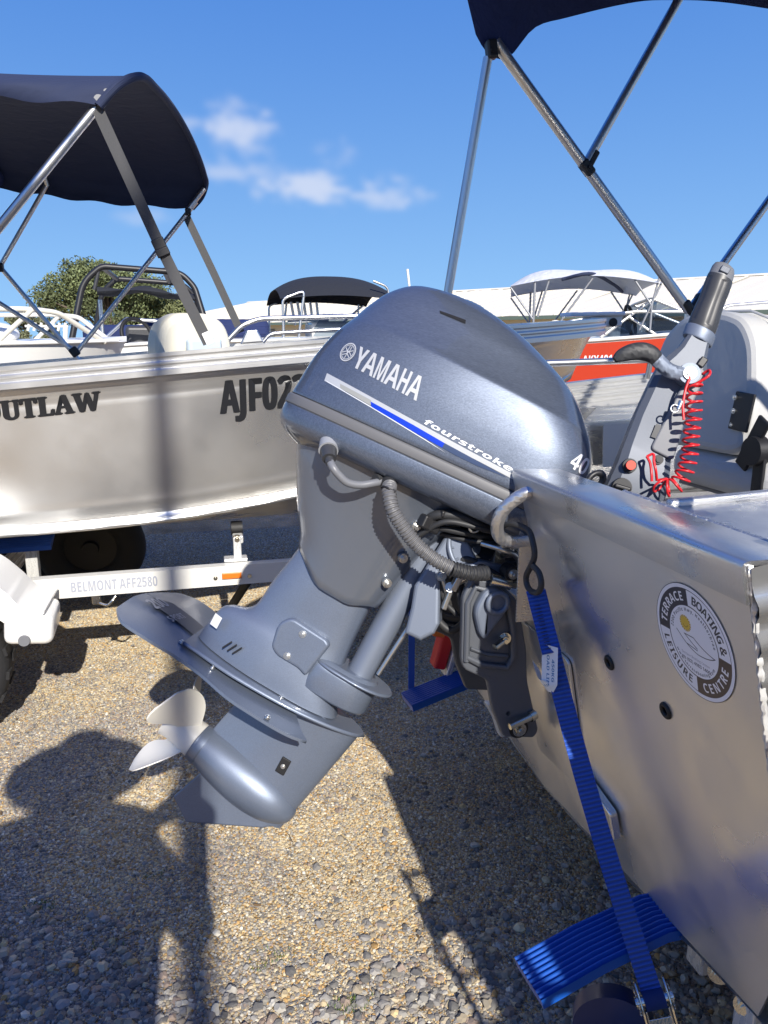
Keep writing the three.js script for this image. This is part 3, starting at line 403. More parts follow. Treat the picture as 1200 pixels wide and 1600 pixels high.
  obj('grommet', [cyl([-0.138, 0.232, 0.118], [-0.126, 0.208, 0.162], 0.020, 0.017, 20), cyl([-0.150, 0.216, 0.135], [-0.160, 0.206, 0.152], 0.013, 0.012, 16)], M.rubber, motor);
  const loom = [[-0.128, 0.213, 0.150], [-0.115, 0.196, 0.185], [-0.092, 0.170, 0.196], [-0.055, 0.146, 0.188], [-0.012, 0.126, 0.176], [0.035, 0.116, 0.170], [0.080, 0.116, 0.165], [0.122, 0.126, 0.150], [0.15, 0.14, 0.13]];
  function ribbed(path, r, k, n) { const c = new THREE.CatmullRomCurve3(VA(path)), L = c.getLength(), m = Math.round(L / k) * 4, pts = c.getSpacedPoints(m), rings = []; let N = V(0, 1, 0); for (let i = 0; i <= m; i++) { const t = pts[Math.min(m, i + 1)].clone().sub(pts[Math.max(0, i - 1)]).normalize(); N = N.clone().addScaledVector(t, -N.dot(t)).normalize(); const B = t.clone().cross(N), rr = r * (i % 4 < 2 ? 1 : 0.86); rings.push(circle(rr, n).map(([a, b]) => pts[i].clone().addScaledVector(B, a).addScaledVector(N, b))); } return loft(rings, { crease: 30 }); }
  obj('loom_conduit', ribbed(loom.slice(0, 7), 0.0165, 0.0075, 16), M.greyRubber, motor);
  obj('conduit_end', ribbed(loom.slice(6), 0.0172, 0.0075, 16), M.rubber, motor);
  obj('cable_tie', [new THREE.TorusGeometry(0.0175, 0.0022, 8, 24).rotateX(1.2).translate(-0.118, 0.198, 0.182), box(-0.106, 0.205, 0.195, 0.008, 0.006, 0.006, 0.001)], M.blackPlastic, motor);
  // ---- throttle handle (tiller) folded up in front of the cowling
  const arm = new THREE.Group(); arm.name = 'tiller_arm'; motor.add(arm); arm.position.set(-0.016, -0.016, 0.045);
  const oct = (v, w0, w1, h, ch = 0.3) => { const c = (w0 + w1) / 2, a = (w1 - w0) / 2, k = 1 - ch; return [[a, h * k], [a * k, h], [-a * k, h], [-a, h * k], [-a, -h * k], [-a * k, -h], [a * k, -h], [a, -h * k]].map(([x, z]) => V(c + x, v, z)); };
  const armBody = [[0.36, 0.300, 0.435, 0.034], [0.40, 0.302, 0.438, 0.046], [0.455, 0.300, 0.436, 0.050], [0.505, 0.296, 0.428, 0.050], [0.545, 0.290, 0.410, 0.044], [0.555, 0.289, 0.405, 0.042], [0.62, 0.281, 0.384, 0.040], [0.70, 0.275, 0.376, 0.038], [0.745, 0.274, 0.377, 0.037], [0.765, 0.283, 0.377, 0.035], [0.79, 0.294, 0.362, 0.031], [0.822, 0.298, 0.351, 0.026]];
  obj('arm_body', crease(loft(armBody.map(([v, a, b, h]) => oct(v, mix(a, (a + b) / 2, 0.07), mix(b, (a + b) / 2, 0.09), h * 0.9, 0.28))), 24), M.armGrey, arm);
  obj('arm_side_cover', plate([[0.345, 0.560], [0.40, 0.560], [0.378, 0.66], [0.372, 0.755], [0.352, 0.765], [0.338, 0.70]], 0.012, { bevel: 0.004, round: 0.012 }).translate(0, 0, 0.038), M.greyPlastic, arm);
  obj('switch_window', [box(0.352, 0.775, 0.036, 0.016, 0.022, 0.008, 0.003, [0, 0, -0.1])], M.blackPlastic, arm);
  const gr = [[0.820, 0.0325], [0.823, 0.0345], [0.842, 0.0345], [0.846, 0.0325]];
  const axis = v => 0.3245 - 0.155 * (v - 0.82), round = (v, r, n = 28, sq = 0.86) => circle(r, n).map(([a, b]) => V(axis(v) + a, v, b * sq));
  obj('grip_ring', loft(gr.map(([v, r]) => round(v, r)), { flip: true }), M.casting, arm);
  const gp = []; for (let i = 0; i <= 60; i++) { const v = mix(0.846, 0.962, i / 60), t = i / 60, base = mix(0.0315, 0.0275, t) * (1 + 0.03 * Math.sin(t * 9)); gp.push(circle(1, 40).map(([a, b], k) => { const g = t > 0.07 && t < 0.93 && Math.floor(k / 2) % 4 === 0 ? 0.94 : 1; return V(axis(v) + a * base * g, v, b * base * 0.9 * g); })); }
  obj('grip', loft(gp, { flip: true }), M.darkPlastic, arm);
  obj('grip_cap', loft([[0.962, 0.0262], [0.964, 0.0270], [0.980, 0.0255], [0.988, 0.022], [0.992, 0.014]].map(([v, r]) => round(v, r)), { flip: true }), M.greyPlastic, arm);
  obj('trim_switch', [box(0.300, 0.974, 0.024, 0.020, 0.014, 0.005, 0.002)], M.armGrey, arm);
  // shift lever
  const lv = [[0.336, 0.734, 0.058], [0.316, 0.724, 0.066], [0.294, 0.720, 0.072], [0.272, 0.724, 0.077], [0.254, 0.730, 0.080]];
  obj('shift_lever', [sweep(new THREE.CatmullRomCurve3(VA(lv)).getPoints(20), circle(1, 18, 0.0085, 0.0155), { up: [0, 1, 0.1], crease: 150 }), cyl([0.336, 0.734, 0.030], [0.336, 0.734, 0.070], 0.024, 0.022, 28)], M.casting, arm);
  obj('lever_pivot', [cyl([0.336, 0.734, 0.070], [0.336, 0.734, 0.0745], 0.014, 0.0135, 24), cyl([0.336, 0.734, 0.0745], [0.336, 0.734, 0.078], 0.008, 0.0075, 6)], M.chrome, arm);
  const pd = [[0.262, 0.727, 0.079], [0.246, 0.731, 0.081], [0.228, 0.728, 0.083], [0.208, 0.716, 0.085], [0.192, 0.699, 0.086], [0.184, 0.684, 0.086]];
  obj('lever_paddle', sweep(new THREE.CatmullRomCurve3(VA(pd)).getPoints(24), circle(1, 20, 0.013, 0.019), { up: [0.3, 1, 0], crease: 150, scale: t => Math.max(0.22, Math.pow(Math.sin(Math.PI * mix(0.22, 0.965, t)), 0.55)) }), M.rubber, arm);
  // knob, stop button, plug
  obj('friction_knob', [cyl([0.332, 0.458, 0.045], [0.332, 0.458, 0.058], 0.022, 0.0205, 24), box(0.332, 0.458, 0.061, 0.036, 0.010, 0.014, 0.004, [0, 0, 0.2])], M.blackPlastic, arm);
  const sb = obj('stop_switch', [cyl([0.324, 0.508, 0.045], [0.324, 0.508, 0.054], 0.016, 0.015, 20)], M.blackPlastic, arm);
  obj('stop_button', [cyl([0.324, 0.508, 0.054], [0.324, 0.508, 0.066], 0.0105, 0.010, 20)], P({ color: lin(0.75, 0.06, 0.03), roughness: 0.45 }), sb);
  obj('key_plug', [cyl([0.372, 0.548, 0.036], [0.372, 0.548, 0.045], 0.011, 0.010, 18), cyl([0.372, 0.548, 0.045], [0.372, 0.548, 0.048], 0.006, 0.006, 12)], M.blackPlastic, arm);
  obj('label_strip', new THREE.PlaneGeometry(0.012, 0.03).rotateZ(0.12).translate(0.338, 0.60, 0.0422), M.darkPlastic, arm);
  // ---- clamp bracket on the transom (built where it stands, then hung on the motor)
  const CB = [[0.552, 0.945], [0.575, 0.985], [0.622, 0.975], [0.655, 0.955], [0.684, 0.925], [0.700, 0.86], [0.712, 0.80], [0.718, 0.72], [0.752, 0.59], [0.742, 0.572], [0.662, 0.584], [0.632, 0.66], [0.617, 0.735], [0.560, 0.768], [0.552, 0.79]];
  for (const [z, nm] of [[-1.54, 0], [-1.80, 1]]) {
    const br = obj('clamp_bracket', [inMotor(plate(CB, 0.020, { bevel: 0.005, round: 0.014, holes: [[0.590, 0.760, 0.0062], [0.606, 0.752, 0.0062], [0.622, 0.745, 0.0062], [0.638, 0.739, 0.0062], [0.672, 0.645, 0.011]] }).translate(0, 0, z)), inMotor(sweep([[0.563, 0.79, z + 0.014], [0.563, 0.93, z + 0.014], [0.580, 0.966, z + 0.014], [0.612, 0.955, z + 0.014]], circle(0.007, 8))), inMotor(sweep([[0.563, 0.80, z + 0.014], [0.60, 0.778, z + 0.016], [0.66, 0.765, z + 0.016], [0.676, 0.79, z + 0.016], [0.672, 0.86, z + 0.016], [0.655, 0.935, z + 0.016]], circle(0.008, 8))), inMotor(sweep([[0.572, 0.82, z + 0.012], [0.61, 0.802, z + 0.012], [0.664, 0.792, z + 0.012]], circle(0.005, 8)))], M.castingDark, motor);
    if (nm) continue;
    obj('bolt', inMotor(bolt([0.655, 0.838, z + 0.014], [-0.25, 0, 1], 0.0095, 0.014)), M.zinc, br); obj('stud', inMotor(cyl([0.655, 0.838, z + 0.02], [0.622, 0.826, z + 0.035], 0.0085, 0.008, 14)), M.zinc, br);
    obj('bolt', inMotor(bolt([0.700, 0.602, z + 0.014], [0, 0, 1], 0.012, 0.009)), M.zinc, br); obj('washer', inMotor(merge([cyl([0.700, 0.602, z + 0.008], [0.700, 0.602, z + 0.0115], 0.024, 0.024, 24)])), M.black, br);
    obj('bolt', inMotor(bolt([0.727, 0.634, z + 0.016], [-1, -0.25, 0.3], 0.009, 0.012)), M.zinc, br); obj('stud', inMotor(cyl([0.727, 0.634, z + 0.018], [0.668, 0.622, z + 0.03], 0.0085, 0.008, 14)), M.zinc, br);
  }
  obj('tilt_tube', inMotor(merge([cyl([0.622, 0.935, -1.86], [0.622, 0.935, -1.500], 0.021, 0.021, 24), new THREE.TorusGeometry(0.0225, 0.0062, 12, 32).translate(0.622, 0.935, -1.496), new THREE.RingGeometry(0.012, 0.022, 24).translate(0.622, 0.935, -1.499)])), M.casting, motor);
  obj('bracket_arm', inMotor(plate([[0.572, 0.915], [0.596, 0.962], [0.630, 0.968], [0.652, 0.945], [0.650, 0.905], [0.622, 0.872], [0.600, 0.842], [0.586, 0.86]], 0.030, { bevel: 0.010, round: 0.02 }).translate(0, 0, -1.522)), M.casting, motor);
  // ---- crowded linkage between cowling and bracket: disc, hoses, cables, clips
  const disc = []; for (let k = 0; k < 12; k++) { const a = k / 12 * 2 * Math.PI; disc.push(box(0.036, 0, 0, 0.05, 0.006, 0.008, 0.002).rotateZ(a)); } disc.push(new THREE.TorusGeometry(0.064, 0.006, 8, 40), cyl([0, 0, -0.012], [0, 0, 0.012], 0.022, 0.018, 20));
  obj('friction_disc', inMotor(merge(disc).rotateY(0.35).rotateX(-0.5).translate(0.595, 1.035, -1.60)), M.casting, motor);
  obj('disc_backing', inMotor(cyl([0.60, 1.032, -1.625], [0.595, 1.045, -1.612], 0.062, 0.062, 28)), M.black, motor);
  const hose = (pts, r, m = M.rubber, n = 'hose') => obj(n, inMotor(tube(pts, r, { seg: 40, rad: 10 })), m, motor);
  hose([[0.47, 1.10, -1.60], [0.50, 1.128, -1.56], [0.55, 1.125, -1.54], [0.60, 1.10, -1.53], [0.66, 1.09, -1.55]], 0.011);
  hose([[0.45, 1.08, -1.62], [0.50, 1.095, -1.58], [0.56, 1.085, -1.56], [0.62, 1.072, -1.56], [0.68, 1.075, -1.60]], 0.008);
  hose([[0.56, 0.945, -1.62], [0.545, 0.99, -1.60], [0.57, 1.02, -1.57], [0.61, 1.0, -1.55], [0.66, 0.97, -1.53]], 0.008);
  hose([[0.53, 0.92, -1.66], [0.52, 0.87, -1.64], [0.555, 0.83, -1.62], [0.59, 0.86, -1.60]], 0.009);
  hose([[0.60, 1.06, -1.55], [0.64, 1.05, -1.52], [0.675, 1.03, -1.52], [0.69, 0.99, -1.53]], 0.007, M.chrome, 'cable_sleeve');
  obj('cable_holder', inMotor(merge([box(0.485, 1.105, -1.575, 0.05, 0.032, 0.03, 0.006, [0, 0.2, -0.5]), box(0.53, 1.13, -1.56, 0.06, 0.016, 0.026, 0.005, [0, 0.2, -0.1]), box(0.62, 1.115, -1.58, 0.10, 0.020, 0.03, 0.005, [0, 0.1, -0.2])])), M.blackPlastic, motor);
  obj('lock_block', inMotor(merge([cyl([0.655, 1.0, -1.53], [0.655, 1.0, -1.495], 0.018, 0.018, 20), box(0.68, 1.005, -1.54, 0.05, 0.034, 0.03, 0.006)])), M.blackPlastic, motor);
  for (const [p, d] of [[[0.655, 1.0, -1.494], [0, 0, 1]], [[0.535, 0.955, -1.57], [-0.3, 0.4, 1]], [[0.512, 0.985, -1.565], [0, 0.3, 1]], [[0.64, 1.055, -1.525], [0, 0.8, 0.6]], [[0.60, 0.935, -1.527], [0, 0, 1]]]) obj('bolt', inMotor(bolt(p, d, 0.008, 0.009)), M.chrome, motor);
  obj('conduit_ferrule', inMotor(merge([cyl([0.612, 0.985, -1.515], [0.655, 0.975, -1.505], 0.0155, 0.0145, 18), cyl([0.655, 0.975, -1.505], [0.668, 0.972, -1.502], 0.010, 0.009, 6)])), M.zinc, motor);
  hose([[0.46, 1.075, -1.585], [0.51, 1.115, -1.545], [0.575, 1.105, -1.525], [0.635, 1.085, -1.52]], 0.0065); hose([[0.52, 1.075, -1.60], [0.57, 1.065, -1.565], [0.63, 1.06, -1.545], [0.685, 1.05, -1.56]], 0.0055); hose([[0.575, 0.985, -1.585], [0.56, 0.94, -1.575], [0.565, 0.90, -1.565], [0.585, 0.87, -1.56]], 0.0075); hose([[0.545, 1.0, -1.57], [0.52, 0.96, -1.585], [0.53, 0.915, -1.59], [0.555, 0.885, -1.58]], 0.006);
  obj('clevis', inMotor(merge([box(0.548, 0.968, -1.565, 0.016, 0.042, 0.018, 0.003, [0, 0, -0.5]), box(0.530, 0.925, -1.575, 0.012, 0.05, 0.014, 0.003, [0, 0, -0.35])])), M.chrome, motor);
  obj('steering_arm', inMotor(merge([plate([[0.56, 1.005], [0.60, 1.02], [0.665, 1.0], [0.70, 0.975], [0.69, 0.955], [0.64, 0.975], [0.59, 0.985]], 0.022, { bevel: 0.004, round: 0.01 }).translate(0, 0, -1.56)])), M.casting, motor);
  obj('cable_clip', inMotor(merge([new THREE.TorusGeometry(0.012, 0.003, 8, 20).translate(0.575, 1.104, -1.53), new THREE.TorusGeometry(0.011, 0.003, 8, 20).rotateY(0.8).translate(0.64, 1.085, -1.525), box(0.66, 1.06, -1.52, 0.016, 0.028, 0.01, 0.002, [0, 0, 0.4])])), M.chrome, motor);
  obj('link_rod', inMotor(merge([cyl([0.515, 0.985, -1.575], [0.545, 0.90, -1.60], 0.006), cyl([0.53, 0.95, -1.58], [0.575, 0.98, -1.56], 0.008)])), M.chrome, motor);
}
// red coiled kill cord hanging on the tiller: a thing of its own
{
  const t = thing('kill_cord', 'red coiled safety lanyard hanging from the shift lever of the tiller handle', 'lanyard', motor.position.toArray()); t.quaternion.copy(motor.quaternion); t.translateX(-0.006); t.translateY(-0.012);
  const top = [[0.345, 0.716, 0.118], [0.356, 0.690, 0.125], [0.372, 0.655, 0.13], [0.388, 0.615, 0.13], [0.404, 0.578, 0.132], [0.413, 0.540, 0.135], [0.412, 0.510, 0.136], [0.398, 0.493, 0.136], [0.382, 0.492, 0.134], [0.372, 0.500, 0.132]];
  const c = new THREE.CatmullRomCurve3(VA(top)), h = helix(top, 0.0165, 15, 560); for (let i = 0; i < h.length; i++) { const q = c.getPointAt(i / 560), k = mix(0.85, 1.1, i / 560); h[i].sub(q).multiplyScalar(k).add(q); }
  obj('coil', new THREE.TubeGeometry(new THREE.CatmullRomCurve3(h), 1400, 0.0026, 7), M.red, t);
  obj('cord', [tube([h[560].toArray(), [0.362, 0.515, 0.128], [0.350, 0.530, 0.125], [0.342, 0.545, 0.118], [0.333, 0.535, 0.115]], 0.003, { seg: 30, rad: 8 }), tube([[0.333, 0.535, 0.115], [0.345, 0.525, 0.12], [0.357, 0.507, 0.125], [0.366, 0.492, 0.125]], 0.003, { seg: 24, rad: 8 })], M.red, t);
  obj('loop', [tube([h[0].toArray(), [0.362, 0.742, 0.115], [0.360, 0.757, 0.10], [0.354, 0.748, 0.09]], 0.003, { seg: 30, rad: 8 }), tube([[0.330, 0.722, 0.118], [0.334, 0.692, 0.124], [0.345, 0.66, 0.128], [0.36, 0.635, 0.13]], 0.003, { seg: 24, rad: 8 })], M.red, t);
  obj('clip', [cyl([0.338, 0.668, 0.126], [0.340, 0.650, 0.126], 0.006, 0.005, 10), new THREE.TorusGeometry(0.008, 0.0018, 8, 20).translate(0.333, 0.648, 0.127)], M.chrome, t);
}

// ================================================================ HULL BUILDER (pressed aluminium dinghies)
const atBase = t => { t.updateMatrixWorld(true); const inv = t.matrixWorld.clone().invert(); return g => g.applyMatrix4(inv); };
function hullParts(h) {       // h: x0, x1, cz, sheer(x), chine(x), keel(x), hb(x) half beam at gunwale, hc(x) at chine, ribs [[t, out, width]]
  const N = 44, xs = []; for (let i = 0; i <= N; i++) xs.push(mix(h.x0, h.x1, Math.pow(i / N, 0.85)));
  const out = t => { let o = 0; for (const [c, a, w] of h.ribs) o += a * Math.exp(-Math.pow((t - c) / w, 2)); return o; };
  const sidePt = (x, t, sd, extra = 0) => { const y = mix(h.chine(x), h.sheer(x), t), b = mix(h.hc(x), h.hb(x), Math.pow(t, 0.8)) + (out(t) + extra) * Math.min(1, h.hb(x) / 0.3); return V(x + (h.rake ? h.rake(x, y) : 0), y, h.cz + sd * Math.max(0.003, b)); };
  const side = sd => { const rows = xs.map(x => { const r = []; for (let j = 0; j <= 64; j++) r.push(sidePt(x, j / 64, sd)); return r; }); return grid(rows, false, sd > 0); };
  const inner = sd => { const rows = xs.map(x => { const r = []; for (let j = 0; j <= 10; j++) r.push(sidePt(x, mix(0.1, 1, j / 10), sd, -0.012)); return r; }); return grid(rows, false, sd < 0); };
  const bottom = sd => { const rows = xs.map(x => { const r = [], c = sidePt(x, 0, sd); for (let j = 0; j <= 14; j++) { const u = j / 14, y = mix(h.keel(x), c.y, Math.pow(u, 1.15)); r.push(V(x + (h.rake ? h.rake(x, y) : 0), y + 0.012 * Math.max(0, Math.cos(u * 26) - 0.6) * -1, h.cz + sd * Math.max(0.002, (h.hc(x)) * u))); } return r; }); return grid(rows, false, sd > 0); };
  return { xs, sidePt, side, inner, bottom };
}
const ribProf = (w, hgt, n) => { const p = []; for (let i = 0; i <= n * 4; i++) { const y = -hgt / 2 + hgt * i / (n * 4); p.push([w / 2 - (i % 4 < 2 && i > 1 && i < n * 4 - 1 ? 0.006 : 0), y]); } p.push([-w / 2, hgt / 2], [-w / 2, -hgt / 2]); return p; };

// ================================================================ NEAR BOAT
const boat = thing('aluminium_boat', 'near bare aluminium boat whose stern carries the big outboard motor and a round dealer sticker', 'boat', [0.632, 0, -1.67]);
{
  const W = atBase(boat), K = Math.tan(13 * D), tx = (y, o = 0) => 0.632 + (1.24 - y) * K + o;
  const h = { x0: 0.632, x1: 4.7, cz: -1.67, ribs: [[0.93, 0.012, 0.02], [0.865, 0.012, 0.02], [0.80, 0.010, 0.02], [0.45, 0.012, 0.03], [0.02, 0.012, 0.03]], sheer: spline([[0.632, 1.236], [1.0, 1.285], [1.4, 1.332], [2.2, 1.40], [3.4, 1.50], [4.7, 1.62]]), chine: spline([[0.6, 0.452], [1.8, 0.455], [3.2, 0.56], [4.7, 1.0]]), keel: spline([[0.6, 0.348], [2.6, 0.35], [3.8, 0.48], [4.7, 0.95]]), hb: x => 0.925 * Math.pow(Math.max(0, 1 - Math.pow(clamp((x - 1.8) / 2.9), 2.2)), 0.6), hc: x => 0.86 * Math.pow(Math.max(0, 1 - Math.pow(clamp((x - 1.6) / 3.1), 2)), 0.7), rake: (x, y) => (1.24 - y) * K * clamp(1 - (x - 0.632) / 2.2) };
  const H = hullParts(h);
  for (const sd of [1, -1]) { obj('side_panel', W(merge([H.side(sd)])), M.aluSide, boat); obj('inner_panel', W(H.inner(sd)), M.alu, boat); }
  obj('hull_bottom', W(merge([H.bottom(1), H.bottom(-1)])), M.aluTransom, boat);
  // transom sheet with the motor cut-out and two drain holes; drawn in its own raked plane (across, up the slope)
  const c13 = Math.cos(13 * D), map = (g, o = 0) => { const p = g.attributes.position; for (let i = 0; i < p.count; i++) { const z = p.getX(i), q = p.getY(i), th = p.getZ(i), y = q * c13 + th * Math.sin(13 * D); p.setXYZ(i, tx(q * c13, o) + th * c13, y, z); } g.computeVertexNormals(); return g; };
  const T = [[-0.757, 1.235], [-0.752, 1.10], [-0.748, 0.95], [-0.755, 0.75], [-0.79, 0.56], [-0.835, 0.455], [-1.25, 0.405], [-1.67, 0.352], [-2.09, 0.405], [-2.505, 0.455], [-2.55, 0.56], [-2.585, 0.75], [-2.588, 1.235], [-1.90, 1.235], [-1.90, 0.912], [-1.445, 0.912], [-1.445, 1.235]];
  const sh = new THREE.Shape(T.map(([z, y]) => new THREE.Vector2(z, y / c13))); for (const [z, y, r] of [[-1.157, 0.931, 0.0095], [-0.984, 0.922, 0.0095], [-0.96, 1.199, 0.002]]) { const q = new THREE.Path(); q.absarc(z, y / c13, r, 0, 7, true); sh.holes.push(q); }
  const tr = obj('transom', W(crease(map(new THREE.ExtrudeGeometry(sh, { depth: 0.005, bevelEnabled: false })), 30)), M.aluTransom, boat);
  for (const [z, y] of [[-1.157, 0.931], [-0.984, 0.922]]) obj('drain_plug', W(map(new THREE.TorusGeometry(0.0105, 0.0042, 10, 28).translate(z, y / c13, -0.001))), M.black, tr);
  for (const [z, y] of [[-1.157, 0.931], [-0.984, 0.922]]) obj('drain_hole', W(map(new THREE.CircleGeometry(0.010, 24).rotateY(Math.PI).translate(z, y / c13, 0.004))), M.black, tr);
  // motor board: thick core seen from its lit top edge, and the pressed channel below it
  obj('motor_board', W(crease(map(plate([[-1.447, 0.905 / c13], [-1.447, 0.46 / c13], [-1.67, 0.43 / c13], [-1.893, 0.46 / c13], [-1.893, 0.905 / c13]], 0.045, { bevel: 0.004 }).translate(0, 0, 0.0285)), 30)), M.aluTop, boat);
  for (const z of [-1.4475, -1.8975]) obj('cutout_wall', W(new THREE.BoxGeometry(0.11, 0.33, 0.005).translate(0.70, 1.072, z)), M.alu, boat);
  obj('doubler_plate', W(crease(map(plate([[-1.33, 0.86 / c13], [-1.36, 0.52 / c13], [-1.62, 0.485 / c13], [-1.62, 0.86 / c13]], 0.006, { bevel: 0.002, round: 0.02 }).translate(0, 0, -0.0045)), 30)), M.aluTransom, tr);
  obj('transducer_bracket', [W(map(plate([[-1.36, 0.600 / c13], [-1.36, 0.535 / c13], [-1.22, 0.505 / c13], [-1.22, 0.572 / c13]], 0.018, { bevel: 0.004, round: 0.01 }).translate(0, 0, -0.0125)))], M.aluTransom, tr);
  // capping: folded channel along the top with the weld beads
  const capS = [[0.6265, 1.186], [0.6245, 1.234], [0.6285, 1.2405], [0.636, 1.2425], [0.722, 1.2425], [0.727, 1.2405], [0.729, 1.236], [0.729, 1.16], [0.724, 1.16], [0.724, 1.236], [0.632, 1.236], [0.6345, 1.186]];
  const cap = (z0, z1) => { const s = new THREE.Shape(capS.map(p => new THREE.Vector2(...p))), g = new THREE.ExtrudeGeometry(s, { depth: z1 - z0, bevelEnabled: false, steps: 1 }).translate(0, 0, z0), p = g.attributes.position; for (let i = 0; i < p.count; i++) if (p.getX(i) < 0.64) p.setX(i, p.getX(i) + Math.max(0, 1.235 - p.getY(i)) * K); return crease(g, 50); };
  for (const [a, b] of [[-1.452, -0.752], [-2.588, -1.893]]) obj('transom_cap', W(merge([cap(a, b), new THREE.BoxGeometry(0.098, 0.05, 0.004).translate(0.681, 1.212, a + 0.0025)])), M.aluTop, boat);
  const rnd = mulberry(31), weld = (a, b, r, n) => { const L = []; for (let i = 0; i < n; i++) { const t = i / (n - 1), p = V(...a).lerp(V(...b), t); L.push(new THREE.SphereGeometry(r * (0.75 + 0.5 * rnd()), 8, 6).scale(1.2, 0.6, 1.2).translate(p.x + (rnd() - 0.5) * r * 0.6, p.y, p.z)); } return merge(L); };
  obj('weld_bead', W(weld([0.729, 1.241, -1.19], [0.729, 1.241, -0.76], 0.0042, 110)), M.aluTop, boat); 
  { const L = []; for (let i = 0; i <= 150; i++) { const y = mix(1.236, 0.50, i / 150); L.push([tx(y, 0.003), y, -0.7515 - (y < 0.6 ? (0.6 - y) * 0.42 : 0) + 0.0012 * Math.sin(i * 1.3) + 0.001 * rnd()]); } const w = Array.from({ length: 152 }, () => 0.75 + 0.5 * rnd()); obj('weld_bead', W(sweep(L, circle(0.0042, 10), { scale: t => w[Math.round(t * 150)], crease: 150 })), M.galv, boat); }
  // side deck inboard of the cap
  obj('side_deck', [W(box(0.98, 1.229, -0.945, 0.50, 0.012, 0.36, 0.004)), W(box(0.985, 1.240, -1.115, 0.49, 0.016, 0.020, 0.007, [0, 0.15, 0])), W(box(0.98, 1.236, -2.42, 0.50, 0.012, 0.30, 0.004))], M.aluTop, boat);
  // gunwale extrusions
  for (const sd of [1, -1]) { const L = H.xs.filter(x => x > 0.70 && x < 4.66).map(x => { const p = H.sidePt(x, 1, sd); return [p.x, p.y - 0.02, p.z - sd * 0.012]; }); L.unshift([0.715, H.sidePt(0.70, 1, sd).y - 0.02, h.cz + sd * 0.913]); obj('gunwale', W(sweep(L, ribProf(0.05, 0.10, 4).map(([a, b]) => [-sd * a, b]), { up: [0, 1, 0], crease: 30, flip: sd < 0 })), M.aluSide, boat); }
  obj('floor', W(box(2.35, 0.93, -1.67, 3.0, 0.02, 1.66, 0.004)), M.carpet, boat);
  obj('well_bulkhead', [W(box(0.88, 1.07, -2.22, 0.006, 0.30, 0.62, 0.002)), W(box(0.86, 0.96, -1.67, 0.10, 0.02, 1.64, 0.004))], M.alu, boat);
  for (const x of [1.30, 2.0]) obj('side_rib', W(box(x, 1.11, -2.535, 0.035, 0.27, 0.03, 0.004)), M.alu, boat);
  obj('rib_gusset', [W(plate([[1.30, 1.27], [1.40, 1.27], [1.33, 1.20], [1.30, 1.19]], 0.02, { bevel: 0.002 }).translate(0, 0, -2.515))], M.alu, boat);
  obj('notice_plate', W(box(1.545, 1.13, -2.528, 0.20, 0.16, 0.003, 0.001, [0, 0, 0.05])), P({ color: lin(0.66, 0.66, 0.64), roughness: 0.5 }), boat);
  obj('hand_rail', W(merge([bent([[1.10, 1.33, -2.54], [1.14, 1.425, -2.53], [2.2, 1.455, -2.53], [2.26, 1.40, -2.55]], 0.0125, { bend: 0.05 }), cyl([1.62, 1.37, -2.545], [1.62, 1.44, -2.53], 0.010)])), M.chrome, boat);
  obj('bow_eye_handle', W(sweep(new THREE.CatmullRomCurve3(VA([[0.639, 1.214, -1.372], [0.612, 1.197, -1.386], [0.588, 1.170, -1.40], [0.580, 1.138, -1.412], [0.588, 1.110, -1.420], [0.612, 1.095, -1.428], [0.668, 1.092, -1.436]])).getPoints(40), circle(0.0135, 16), { scale: t => t < 0.06 ? mix(0.6, 1, t / 0.06) : 1 })), M.aluTop, boat).name = 'tow_handle';
  obj('cleat', W(merge([new THREE.TorusGeometry(0.013, 0.006, 10, 24).scale(1.3, 1, 1).rotateZ(0.5).translate(0.762, 1.232, -1.352), cyl([0.762, 1.18, -1.352], [0.762, 1.222, -1.352], 0.008, 0.008, 12)])), M.blackPlastic, boat);
  // dealer sticker, flat vinyl on the transom
  const st = canvasTex(1024, 1024, (x, w) => {
    const c = 512, arcText = (t, r, a0, a1, size, col, inward) => { x.font = `bold ${size}px sans-serif`; x.fillStyle = col; x.textAlign = 'center'; x.textBaseline = 'middle'; const n = t.length, ws = [...t].map(ch => x.measureText(ch).width), tot = ws.reduce((a, b) => a + b, 0); let p = 0; [...t].forEach((ch, i) => { const f = (p + ws[i] / 2) / tot; p += ws[i]; const a = mix(a0, a1, f) * D; x.save(); x.translate(c + r * Math.cos(a), c + r * Math.sin(a)); x.rotate(a + (inward ? -Math.PI / 2 : Math.PI / 2)); x.fillText(ch, 0, 0); x.restore(); }); };
    x.fillStyle = '#e9e9ee'; x.beginPath(); x.arc(c, c, 506, 0, 7); x.fill();
    x.lineWidth = 6; x.strokeStyle = '#2b2b36'; x.beginPath(); x.arc(c, c, 470, 0, 7); x.stroke(); x.lineWidth = 10; x.beginPath(); x.arc(c, c, 322, 0, 7); x.stroke();
    const ring = (a0, a1, col) => { x.fillStyle = col; x.beginPath(); x.arc(c, c, 472, a0 * D, a1 * D); x.arc(c, c, 322, a1 * D, a0 * D, true); x.closePath(); x.fill(); };
    ring(178, 268, '#2a2a38'); ring(0, 92, '#4a3c38');
    arcText('TERRACE', 396, 186, 260, 112, '#ececf0'); arcText('BOATING &', 396, 276, 354, 112, '#26262e'); arcText('CENTRE', 396, 82, 10, 112, '#ececf0', true); arcText('LEISURE', 396, 170, 100, 112, '#26262e', true);
    arcText('2200 Pacific Hwy, Heatherbrae', 284, 188, 352, 44, '#3c3c48');
